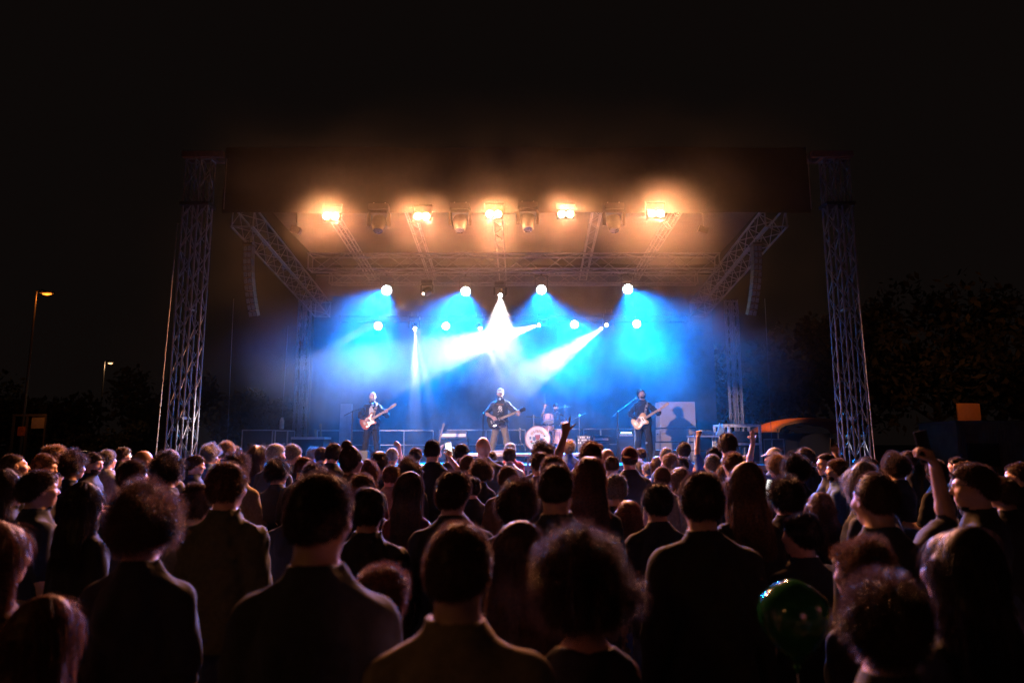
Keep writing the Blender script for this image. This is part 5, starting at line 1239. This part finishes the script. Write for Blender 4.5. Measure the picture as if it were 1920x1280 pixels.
# ------------------------------------------------------------------ gear on the stage
def pbox(px0, px1, py0, py1, Y, d):
    a = W(px0, py1, Y); b_ = W(px1, py0, Y); return Vector(((a.x + b_.x) / 2, Y + d / 2, (a.z + b_.z) / 2)), (abs(b_.x - a.x), d, b_.z - a.z)
CASE = mat('black laminate', (.02, .022, .026), .4, 0, .2, 20)
def flight_case(c, d, label, name='flight_case', parts=(1, 1), m=CASE, edge=GEAR, floor=True, group=None, ew=.03):
    if floor: z1 = c.z + d[2] / 2; c = Vector((c.x, c.y, (z1 + DECK) / 2)); d = (d[0], d[1], z1 - DECK)
    o = empty(name, (c.x, c.y, c.z - d[2] / 2)); x, y, z = d
    MB().box((0, 0, z / 2), (x - .02, y - .02, z - .02)).build('panel', m, o)
    e = MB()
    for sx in (-1, 1):
        for sy in (-1, 1): e.box((sx * (x / 2 - ew / 2 + .004), sy * (y / 2 - ew / 2 + .004), z / 2), (ew, ew, z))
        for zz in (ew / 2, z - ew / 2): e.box((sx * (x / 2 - ew / 2 + .006), 0, zz), (ew, y - 2 * ew, ew)); 
    for sy in (-1, 1):
        for zz in (ew / 2, z - ew / 2): e.box((0, sy * (y / 2 - ew / 2 + .006), zz), (x - 2 * ew, ew, ew))
        for i in range(1, parts[0]): e.box((-x / 2 + x * i / parts[0], sy * (y / 2 - ew / 2 + .003), z / 2), (ew, ew, z - 2 * ew))
    e.build('edge_frame', edge, o)
    for sx in (-.25, .25): MB().box((sx * x, -y / 2 - .012, z * .55), (.08, .02, .08)).build('latch', CHROME, o, bevel=.004)
    return tag(o, label, 'flight case', group)
c, d = pbox(452, 512, 805, 838, 18.6, .7); flight_case(c, d, 'long flight case with aluminium edges at the left end of the stage')
c, d = pbox(514, 540, 806, 838, 18.6, .6); flight_case(c, d, 'smaller flight case touching the long one at the left end')
# black table with cables
c, d = pbox(545, 608, 819, 823, 18.0, .7); o = empty('side_table', (c.x, c.y, DECK)); h = c.z - DECK
MB().box((0, 0, h), d).build('top', GEAR, o, bevel=.004)
MB().box((0, -.01, h * .48), (d[0] - .04, d[1] - .06, h * .94)).build('drape', CLOTHBLK, o)
tag(o, 'black draped side table with a bright top edge left of the guitar stands', 'table')
# canister on the case, invented for a bright upright shape of unknown kind
p = W(528, 804, 18.9); o = empty('canister', p); MB().lathe((0, 0, 0), (0, 0, 1), [(0, .055), (.01, .06), (.24, .06), (.28, .04), (.32, .035)], 20).build('body', mat('cream plastic', (.75, .58, .45), .5, trans=.2), o, True)
MB().lathe((0, 0, .32), (0, 0, 1), [(0, .038), (.03, .036)], 16).build('cap', BLACK, o, True)
tag(o, 'invented pale upright canister on the smaller flight case at the left', 'canister')
# guitars on stands
def stand_guitar(px, Y, lean, label, col_, top_py):
    p = W(px, 850, Y); o = empty('guitar_on_stand', (p.x, Y, DECK)); h = W(px, top_py, Y).z - DECK; M = Matrix.Rotation(lean, 3, 'Y')
    def tf(b): b.v = [tuple(M @ Vector(v)) for v in b.v]; return b
    pl = [(z, x + .32) for x, z in smooth_poly(OUT['double'])]
    tf(MB().prism(pl, -.02, .02)).build('body', col_, o, True, bevel=.005)
    tf(MB().prism([(-.026, .42), (.026, .42), (.021, h - .14), (-.021, h - .14)], -.03, -.008)).build('neck', WOODY, o)
    tf(MB().prism([(-.022, h - .14), (.022, h - .14), (.045, h - .03), (.0, h), (-.03, h - .05)], -.028, -.012)).build('headstock', WOODY, o)
    b = MB().cone((0, .05, .02), M @ Vector((0, .06, .75)), .01)
    for sx in (-1, 1): b.cone((0, .05, .3), (sx * .2, -.12, .01), .01)
    b.build('stand', BLACK, o); return tag(o, label, 'guitar', 'guitars waiting on stands')
stand_guitar(602, 18.3, R(-12), 'guitar resting on a stand, left one beside the side table', mat('dark red body', (.2, .03, .03), .2, coat=.5), 803)
stand_guitar(606, 18.7, R(-6), 'guitar resting on a stand, right one beside the pale panel', mat('dark blue body', (.03, .05, .16), .2, coat=.5), 793)
stand_guitar(815, 19.2, R(13), 'guitar with a pink headstock leaning on a stand between the two left musicians', mat('surf pink body', (.6, .3, .32), .3, coat=.4), 790)
# pale panel left, pale cabinets right
PALEW = mat('pale painted plywood', (.46, .42, .42), .8, 0, .12, 6, .2)
c, d = pbox(630, 655, 756, 862, 19.5, .5); o = empty('pale_panel', (c.x, c.y, DECK)); zz = c.z + d[2] / 2 - DECK
MB().prism([(-d[0] / 2, 0), (d[0] / 2 + .05, 0), (d[0] / 2, zz), (-d[0] / 2 + .02, zz)], -.04, .04).build('board', PALEW, o)
for sx in (-1, 1): MB().box((sx * d[0] * .45, .1, zz / 2), (.05, .06, zz)).build('post', GEAR, o)
tag(o, 'narrow pale panel standing behind the bald guitarist', 'panel')
G2 = 'pale cabinets stacked right of the bearded guitarist'
for y0, y1, lb in ((753, 801, 'tall top pale cabinet carrying the shadow of the guitarist'), (804, 827, 'middle pale cabinet of the right stack'), (830, 868, 'bottom pale cabinet of the right stack')):
    c, d = pbox(1238, 1303, y0, y1, 19.4, .6); o = empty('speaker_cabinet', (c.x, c.y, c.z - d[2] / 2))
    MB().box((0, 0, d[2] / 2), d).build('housing', PALEW, o, bevel=.012)
    MB().box((0, -d[1] / 2 - .006, d[2] / 2), (d[0] * .94, .012, d[2] * .9)).build('front_cloth', mat('pale woven grille', (.42, .36, .33), .85, 0, .15, 200, .3), o)
    for sx in (-1, 1): MB().box((sx * (d[0] / 2 + .008), 0, d[2] * .6), (.016, .14, .04)).build('handle', BLACK, o)
    tag(o, lb, 'cabinet', G2)
# amplifiers
def amp(px0, px1, py0, py1, Y, label, dots, strip=0, wide=True):
    c, d = pbox(px0, px1, py0, py1, Y, .35); z1 = c.z + d[2] / 2; hh = z1 - DECK; o = empty('guitar_amplifier', (c.x, c.y, DECK))
    MB().box((0, 0, (hh - d[2]) / 2 - .003), (d[0] * 1.05, .38, hh - d[2] - .006)).build('speaker_box', FAB['black'], o, bevel=.01)
    MB().box((0, -.195, (hh - d[2]) / 2), (d[0] * .96, .012, (hh - d[2]) * .88)).build('grille', mat('dark amp cloth', (.035, .035, .04), .8, 0, .3, 200), o)
    hd = MB().box((0, 0, hh - d[2] / 2), d).build('amp_head', CASE, o, bevel=.01)
    MB().box((0, -d[1] / 2 - .004, hh - d[2] * .6), (d[0] * .9, .008, d[2] * .35)).build('face_plate', GEAR, hd)
    for i in range(dots): MB().lathe((-d[0] * .38 + d[0] * .76 * i / max(dots - 1, 1), -d[1] / 2 - .008, hh - d[2] * .6), (0, -1, 0), [(0, .016), (.018, .013)], 10).build('knob', mat('pale pink knob', (.7, .5, .55), .4), hd, True)
    if strip: MB().box((0, -d[1] / 2 - .010, hh - d[2] * .25), (d[0] * .7, .008, .03)).build('lit_edge', mat('cyan stage light glow', (.2, .2, .2), .4, emit=(.45, .95, 1), es=strip), hd)  # emission stands in for cyan stage light falling on the amp
    return tag(o, label, 'amplifier', 'amplifiers of the backline')
amp(1112, 1142, 816, 828, 19.0, 'amplifier with a row of pale knobs right of the drum kit', 4)
amp(1160, 1188, 808, 820, 19.0, 'amplifier with cyan stage light painted on its front left of the bearded guitarist', 3, 6)
amp(822, 876, 806, 822, 20.5, 'wide amplifier in the blue smoke left of the singer', 6)
# rack with white letter like plates
c, d = pbox(1083, 1107, 816, 832, 18.9, .35); o = empty('effects_rack', (c.x, c.y, DECK)); z1 = c.z + d[2] / 2 - DECK
MB().box((0, 0, z1 / 2), (d[0], .35, z1)).build('housing', CASE, o, bevel=.006)
for i, j in [(i, j) for i in range(7) for j in range(3)]:
    if (i * 5 + j * 3) % 4: MB().box((-d[0] * .42 + d[0] * .14 * i, -.18, z1 - .05 - j * .075), (.030, .012, .045)).build('fader_plate', HEADM, o)
tag(o, 'small rack with rows of white plates beside the drum kit', 'rack')
# wedge monitors
for px, py, Y, lb in ((931, 856, 15.75, 'pale wedge monitor at the feet of the singer'), (672, 858, 16.0, 'wedge monitor before the bald guitarist'), (858, 868, 15.9, 'dark wedge monitor left of the singer'), (1246, 866, 16.0, 'wedge monitor before the bearded guitarist')):
    p = W(px, py, Y); o = empty('wedge_monitor', (p.x, Y, DECK)); m_ = PALEW if 'pale' in lb else CASE
    M = Matrix.Rotation(R(90), 3, 'Z')
    MB().prism([(-.22, 0), (.22, 0), (.20, .10), (-.05, .34), (-.22, .34)], -.26, .26, M).build('housing', m_, o, bevel=.008)
    n_ = MB(); n_.box((0, .075, .215), (.46, .30, .012), Matrix.Rotation(R(-46), 3, 'X')); n_.build('grille', BLACK, o)
    tag(o, lb, 'monitor', 'wedge monitors along the stage front')
# bottles and cups on the stage edge, cable coil
for px, lb in ((740, 'small clear bottle on the stage front left of the raised fist'), (748, 'taller clear bottle on the stage front next to the small one')):
    p = W(px, 850, 16.0); o = empty('bottle', (p.x, 16.0, DECK)); MB().lathe((0, 0, 0), (0, 0, 1), [(0, .032), (.16, .033), (.20, .014), (.24, .013)], 14).build('body', mat('clear plastic', (.7, .75, .8), .1, trans=.6), o, True)
    MB().lathe((0, 0, .24), (0, 0, 1), [(0, .015), (.02, .015)], 12).build('cap', FAB['white'], o, True); tag(o, lb, 'bottle')
# rear guard rail
def rail(px0, px1, py, Y, label, n=5, r=.022):
    a = W(px0, py, Y); b_ = W(px1, py, Y); o = empty('guard_rail', (a.x, Y, DECK)); L = b_.x - a.x; h = a.z - DECK
    MB().cone((0, 0, h), (L, 0, h), r).build('top_rail', GEAR, o, True); MB().cone((0, 0, h * .5), (L, 0, h * .5), r * .8).build('middle_rail', GEAR, o, True)
    for i in range(n): MB().cone((L * i / (n - 1), 0, 0), (L * i / (n - 1), 0, h), r).build('post', GEAR, o, True)
    return tag(o, label, 'railing', 'aluminium rails along the rear of the stage')
rail(595, 812, 807, 21.2, 'aluminium rail behind the bald guitarist')
rail(838, 985, 806, 21.3, 'aluminium rail behind the singer')
rail(1062, 1190, 804, 21.2, 'aluminium rail behind the amplifiers right of the kit')
# right end: white framed rack, keyboard table, lamp, small stack
FRW = mat('white painted frame', (.75, .75, .77), .4)
def frame_rack(px0, px1, py0, py1, Y, dpt, label, mid=None):
    a = W(px0, py1, Y); b_ = W(px1, py0, Y); o = empty('rack_frame', (a.x, Y, DECK)); L = b_.x - a.x; h = b_.z - DECK; hl = a.z - DECK; e = .055
    for x in (e / 2, L - e / 2):
        for y in (0, dpt): MB().box((x, y, h / 2), (e, e, h)).build('post', FRW, o)
    for z in (h - e / 2 + .001, hl):
        for y in (0, dpt): MB().box((L / 2, y, z), (L - 2 * e, e, e)).build('cross_bar', FRW, o)
        for x in (e / 2, L - e / 2): MB().box((x, dpt / 2, z), (e, dpt - e, e)).build('side_bar', FRW, o)
    if mid: MB().box((L * mid, 0, (h + hl) / 2), (e, e, h - hl - e)).build('middle_post', FRW, o)
    MB().box((L / 2, dpt / 2, hl - .06), (L - 2 * e - .01, dpt - e, .04)).build('shelf', CASE, o)
    MB().box((L / 2, dpt * .6, hl + .16), (L * .6, dpt * .5, .34)).build('mixer_unit', CASE, o, bevel=.01)
    return tag(o, label, 'rack')
frame_rack(1356, 1426, 795, 832, 17.6, .8, 'white framed rack at the right end of the stage', .16)
c, d = pbox(1300, 1352, 816, 819, 17.8, .7); o = empty('side_table', (c.x, c.y, DECK)); h = c.z - DECK
MB().box((0, 0, h), (d[0], .7, .04)).build('top', GEAR, o, bevel=.004)
for sx in (-1, 1):
    for sy in (-1, 1): MB().cone((sx * d[0] * .45, sy * .3, 0), (sx * d[0] * .45, sy * .3, h - .02), .02).build('leg', GEAR, o)
MB().box((0, 0, h * .45), (d[0] * .85, .6, .03)).build('shelf', CASE, o)
tag(o, 'light metal table left of the white framed rack', 'table')
o = empty('tape_machine', (c.x + .05, c.y, h + DECK + .022)); MB().box((0, 0, .06), (.34, .4, .12)).build('housing', CASE, o, bevel=.01)
MB().lathe((-.08, -.05, .12), (0, 0, 1), [(0, .07), (.012, .07)], 20).build('reel', GEAR, o, True); MB().lathe((.08, -.05, .12), (0, 0, 1), [(0, .07), (.012, .07)], 20).build('reel', GEAR, o, True)
tag(o, 'low black box with two round discs on the light metal table', 'equipment')
p = W(1349, 800, 17.5); o = empty('cymbal_bag', (p.x, 17.5, p.z - .1)); 
MB().prism([(-.10, -.1), (.08, -.12), (.12, .02), (.0, .20), (-.05, .02)], -.03, .03).build('blade', mat('plastic tinted stage blue', (.25, .4, .6), .4), o, True, bevel=.008)  # blue of the stage light is put into this colour
MB().cone((0, 0, -.1), (0, .02, DECK - p.z + .1), .015).build('post', BLACK, o, True)
tag(o, 'pointed fan tinted stage blue on a post left of the white framed rack', 'fan')
# flat dark flight cases right back
c, d = pbox(1448, 1470, 822, 850, 19, .6); flight_case(c, d, 'small dark flight case right of the white framed rack')
# crowd barrier at the stage foot
for i in range(6):
    x0 = -6.0 + i * 2.05; o = empty('crowd_barrier', (x0, 14.75, 0)); 
    MB().cone((0, 0, 1.1), (2.0, 0, 1.1), .02).cone((0, 0, .12), (2.0, 0, .12), .02).cone((0, 0, .02), (0, 0, 1.1), .02).cone((2.0, 0, .02), (2.0, 0, 1.1), .02).build('frame', GEAR, o, True)
    b = MB()
    for k in range(1, 16): b.cone((k * .125, 0, .12), (k * .125, 0, 1.1), .008, n=6)
    b.build('bars', GEAR, o, True)
    for x in (.3, 1.7): MB().box((x, 0, .01), (.04, .5, .02)).build('foot', GEAR, o)
    tag(o, ['leftmost', 'second from left', 'third from left', 'third from right', 'second from right', 'rightmost'][i] + ' steel crowd barrier panel at the foot of the stage', 'barrier', 'crowd barrier panels')

# ------------------------------------------------------------------ surroundings: street lamps, trees, tent, sign, kiosk
def street_lamp(px, py, Y, arm, colr, es, power, label, r=.09, reach=1.0):
    p = W(px, py, Y); o = empty('street_lamp', (p.x - arm, Y, 0)); h = p.z
    MB().cone((0, 0, 0), (0, 0, h + .15), .09, .05, 12).build('pole', DALU, o, True)
    MB().tube([(0, 0, h + .15), (arm * .5, 0, h + .25), (arm, 0, h + .12)], .035, 8).build('arm', DALU, o, True)
    MB().box((arm, 0, h + .08), (.75 * reach, .25, .10)).build('head', DALU, o, bevel=.02)
    MB().sphere((arm, 0, h + .0), .17, 16, 1.6 * reach, .7, .42).build('lamp_bowl', mat('lit bowl ' + label[:9], (.25, .08, .02), .4, emit=colr, es=es), o, True)
    lamp('POINT', (p.x, Y - .1, h - .22), None, power, colr, radius=.15)
    return tag(o, label, 'street lamp', 'street lamps behind the field')
SOD = (1.0, .25, .035)
street_lamp(88, 551, 38, .6, (1.0, .22, .02), 3.2, 45, 'near street lamp glowing deep orange at the left')
street_lamp(207, 681, 60, .5, (1.0, .55, .25), 3, 60, 'farther street lamp with a small pale yellow light', reach=.7)
# sodium street light behind the crowd, outside the picture
lamp('POINT', (-9.0, -5.0, 6.5), None, 150, (1.0, .42, .13), radius=.25)

LEAF = mat('night foliage', (.085, .07, .04), .8, 0, .45, 2.0, trans=.1)  # leaf colour lightened and browned in place of lamp light
BARK = mat('bark', (.09, .065, .045), .9, 0, .4, 12, .6)
def tree(x, y, h, w_, label, seed=1, n=2600, trunk=True, group='trees behind the field', leaf=LEAF, ls=.22):
    rs = np.random.RandomState(seed); o = empty('tree' if trunk else 'bush', (x, y, 0)); t0 = h * .22 if trunk else 0.05
    tb = MB()
    if trunk:
        tb.cone((0, 0, 0), (.1, 0, h * .5), h * .022, h * .014); 
        for i in range(9):
            a = rs.rand() * 6.28; z0 = h * (.22 + .3 * rs.rand()); L = w_ * .42 * (.6 + .4 * rs.rand()); tb.cone((.05, 0, z0), (math.cos(a) * L, math.sin(a) * L, z0 + L * .8), h * .009, h * .003)
    else:
        for i in range(5): a = rs.rand() * 6.28; tb.cone((0, 0, 0), (math.cos(a) * w_ * .3, math.sin(a) * w_ * .3, h * .7), .03, .01)
    tb.build('trunk', BARK, o)
    cl = rs.rand(16, 3); cc = np.stack([(cl[:, 0] - .5) * w_ * .7, (cl[:, 1] - .5) * w_ * .7, t0 + (h - t0) * (.18 + .68 * cl[:, 2])], 1); cr_ = w_ * (.13 + .13 * rs.rand(16))
    ci = rs.randint(0, 16, n); dd = rs.randn(n, 3); dd /= np.linalg.norm(dd, axis=1)[:, None]; P = cc[ci] + dd * (cr_[ci] * (.45 + .6 * rs.rand(n)))[:, None]
    U = rs.randn(n, 3); U /= np.linalg.norm(U, axis=1)[:, None]; V_ = np.cross(U, rs.randn(n, 3)); V_ /= np.linalg.norm(V_, axis=1)[:, None]; s_ = (ls * (.6 + .8 * rs.rand(n)))[:, None]
    vs = np.stack([P - U * s_, P - V_ * s_ * .5, P + U * s_, P + V_ * s_ * .5], 1).reshape(-1, 3)
    mesh_obj('crown', quads_mesh('crown', vs, np.arange(4 * n).reshape(-1, 4), False), leaf, o)
    return tag(o, label, 'tree' if trunk else 'bush', group)
T_ = [(-26, 52, 7, 8, 'round tree behind the pale yellow street lamp'), (-34, 50, 5, 7, 'low tree above the orange kiosk frame'), (-17.5, 47, 5.0, 6, 'tree between the pale street lamp and the front left tower'),
      (19, 40, 10, 9, 'tall dark tree right of the front right tower'), (26, 42, 12, 10, 'tallest dark tree behind the orange sign'), (33, 44, 10, 9, 'dark tree at the far right'), (14, 46, 8, 8, 'tree rising behind the orange lit tent'), (-45, 56, 7, 9, 'tree at the far left edge')]
for i, (x, y, h, w_, lb) in enumerate(T_): tree(x, y, h, w_, lb, seed=40 + i, n=3400, ls=.26)
tree(W(240, 800, 44).x, 44, 2.9, 3.4, 'rounded bush with a warm sheen left of the front left tower', seed=60, n=2600, trunk=False, group=None, ls=.14)
tree(W(168, 800, 43).x, 43, 2.6, 3.2, 'wider bush left of the rounded one', seed=61, n=2600, trunk=False, group=None, ls=.14)
lamp('POINT', W(222, 735, 41), None, 14, (1.0, .6, .3), radius=.2)

lamp('POINT', (24, 33, 7), None, 90, (1.0, .38, .14), radius=.3)  # unseen sodium lamp added to lift the right hand trees
# orange lit tent behind the right tower
tc_ = W(1512, 812, 27); o = empty('tent', (tc_.x, 27, 0)); b = MB(); vs = []; fs = []; L_ = 3.6; n = 22; zb_ = W(1500, 811, 27).z
zt_ = W(1500, 783, 27).z
for j in range(9):
    for i in range(n + 1):
        a = math.pi * i / n; x = -L_ / 2 * math.cos(a); y = (j / 8 - .5) * 3.2; arch = math.sin(a) ** .8; vs.append((x * (1 - .06 * abs(j - 4) / 4), y, zb_ + (zt_ - zb_) * arch * (1 - .3 * ((j - 4) / 4) ** 2)))
for j in range(8):
    for i in range(n): a = j * (n + 1) + i; fs.append((a, a + 1, a + n + 2, a + n + 1))
b.add(vs, fs); tn = b.build('canopy', mat('tent fabric in lamp orange', (.55, .26, .09), .7, 0, .08, 6, .2, trans=.35), o); tn.data.polygons.foreach_set('use_smooth', [True] * len(fs))  # sodium light's orange is put into the fabric colour
sol = tn.modifiers.new('thickness', 'SOLIDIFY'); sol.thickness = .02
for sx in (-1, 1):
    for sy in (-1, 1): MB().cone((sx * L_ * .44, sy * 1.45, 0), (sx * L_ * .47, sy * 1.5, zb_ + .12), .025).build('pole', BLACK, o, True)
MB().box((0, 1.5, zb_ * .5), (L_ * .9, .02, zb_)).build('rear_wall', FAB['black'], o)
tag(o, 'low canopy tent glowing orange behind the front right tower', 'tent')
lamp('SPOT', (tc_.x - 3.2, 25.6, 4.4), (tc_.x - .9, 27, 2.0), 520, SOD, R(44), .6, .2)
# orange lit sign and van, far right
c, d = pbox(1796, 1836, 756, 790, 24, .06); o = empty('sign_board', (c.x, 24, 0))
MB().box((0, 0, c.z), (d[0], .06, d[2])).build('board', mat('plain orange board', (.5, .28, .14), .7, 0, .06), o, bevel=.01)
for sx in (-1, 1): MB().cone((sx * d[0] * .4, .06, 0), (sx * d[0] * .4, .06, c.z + d[2] / 2 - .05), .03).build('post', DALU, o, True)
tag(o, 'blank orange lit sign board at the far right', 'sign')
lamp('SPOT', (c.x - .8, 22.4, 4.2), (c.x, 24, c.z), 36, SOD, R(38), .5, .1)
a = W(1750, 790, 23.0); o = empty('market_stall', (a.x + .8, 23, 0)); zz = W(1780, 812, 23).z; zt2 = W(1780, 790, 23).z
b = MB(); b.prism([(-.95, zz), (.75, zz - .05), (.72, zt2 - .05), (-.2, zt2), (-.6, zt2 - .08)], -.6, .6).build('awning', mat('pale awning fabric', (.5, .42, .34), .8, 0, .1, 6), o)
for sx in (-.85, .68):
    for sy in (-.5, .5): MB().cone((sx, sy, 0), (sx, sy, zz), .025).build('post', DALU, o, True)
MB().box((0, 0, 1.0), (1.5, .7, .06)).build('counter', WOODY, o, bevel=.01)
tag(o, 'small market stall with an orange lit awning below the sign', 'market stall')
lamp('SPOT', (a.x + .4, 21.4, 3.9), (a.x + .8, 23, zz), 40, SOD, R(50), .5, .1)
c, d = pbox(1800, 1940, 792, 870, 21.5, 2.0); o = empty('container_kiosk', (c.x, c.y, 0)); h = c.z + d[2] / 2
MB().box((0, 0, h / 2), (d[0], 2.0, h)).build('wall', mat('dull brown panel', (.16, .12, .09), .8, 0, .2, 3, .3), o)
b = MB()
for i in range(24): b.box((-d[0] / 2 + d[0] * (i + .5) / 24, -1.01, h / 2), (.03, .02, h * .96))
b.build('rib', mat('dull brown panel', (0, 0, 0)), o)
MB().box((0, 0, h + .03), (d[0] + .1, 2.1, .06)).build('roof', DALU, o); MB().box((-d[0] * .2, -1.03, 1.5), (1.0, .03, .7)).build('hatch', CASE, o)
tag(o, 'ribbed brown container kiosk at the right edge', 'kiosk')
# kiosk frame left with orange light
a = W(28, 770, 34); o = empty('kiosk_frame', (a.x, 34, 0)); h = W(28, 778, 34).z; wd_ = W(88, 770, 34).x - a.x
for x in (0, wd_ * .42, wd_): MB().box((x, 0, h / 2), (.09, .09, h)).build('post', DALU, o)
MB().box((wd_ / 2, 0, h), (wd_ + .1, .1, .1)).build('beam', DALU, o); MB().box((wd_ * .75, .1, h - .35), (wd_ * .45, .06, .6)).build('panel', PALEW, o)
MB().box((wd_ * .3, -.05, W(40, 808, 34).z), (.35, .1, .45)).build('notice', mat('orange notice', (.6, .2, .05), .7), o)
tag(o, 'rusty lit kiosk frame with a panel at the far left', 'kiosk')
lamp('POINT', W(60, 750, 32.6), None, 14, SOD, radius=.2)
# parked car left, only its outline and highlights show
a = W(120, 850, 33); o = empty('parked_car', (a.x, 33, 0))
prof = [(-2.1, .35), (-2.1, .75), (-1.95, .95), (-1.1, 1.05), (-.55, 1.45), (.75, 1.48), (1.35, 1.08), (2.0, .98), (2.15, .7), (2.12, .35)]
MB().prism(prof, -.85, .85).build('body', mat('dark car paint', (.03, .03, .035), .2, .4, .1, 5, coat=.8), o, bevel=.05)
MB().prism([(-1.0, 1.06), (-.52, 1.42), (.70, 1.44), (1.2, 1.08)], -.865, -.853).build('side_window', mat('car glass', (.02, .02, .025), .05), o)
for x in (-1.35, 1.35):
    w_ = MB().lathe((x, -.88, .33), (0, 1, 0), [(0, .31), (.02, .33), (.2, .33)], 24).build('wheel', RUBBER, o, True); MB().lathe((x, -.89, .33), (0, 1, 0), [(0, .17), (.02, .2)], 16).build('rim', GEAR, w_, True)
for x, m_ in ((-2.12, 'headlight'), (2.14, 'tail_light')): MB().box((x, -.6, .72), (.06, .3, .14)).build(m_, CHROME, o, bevel=.01)
tag(o, 'dark parked car with a thin roof highlight at the far left', 'car')
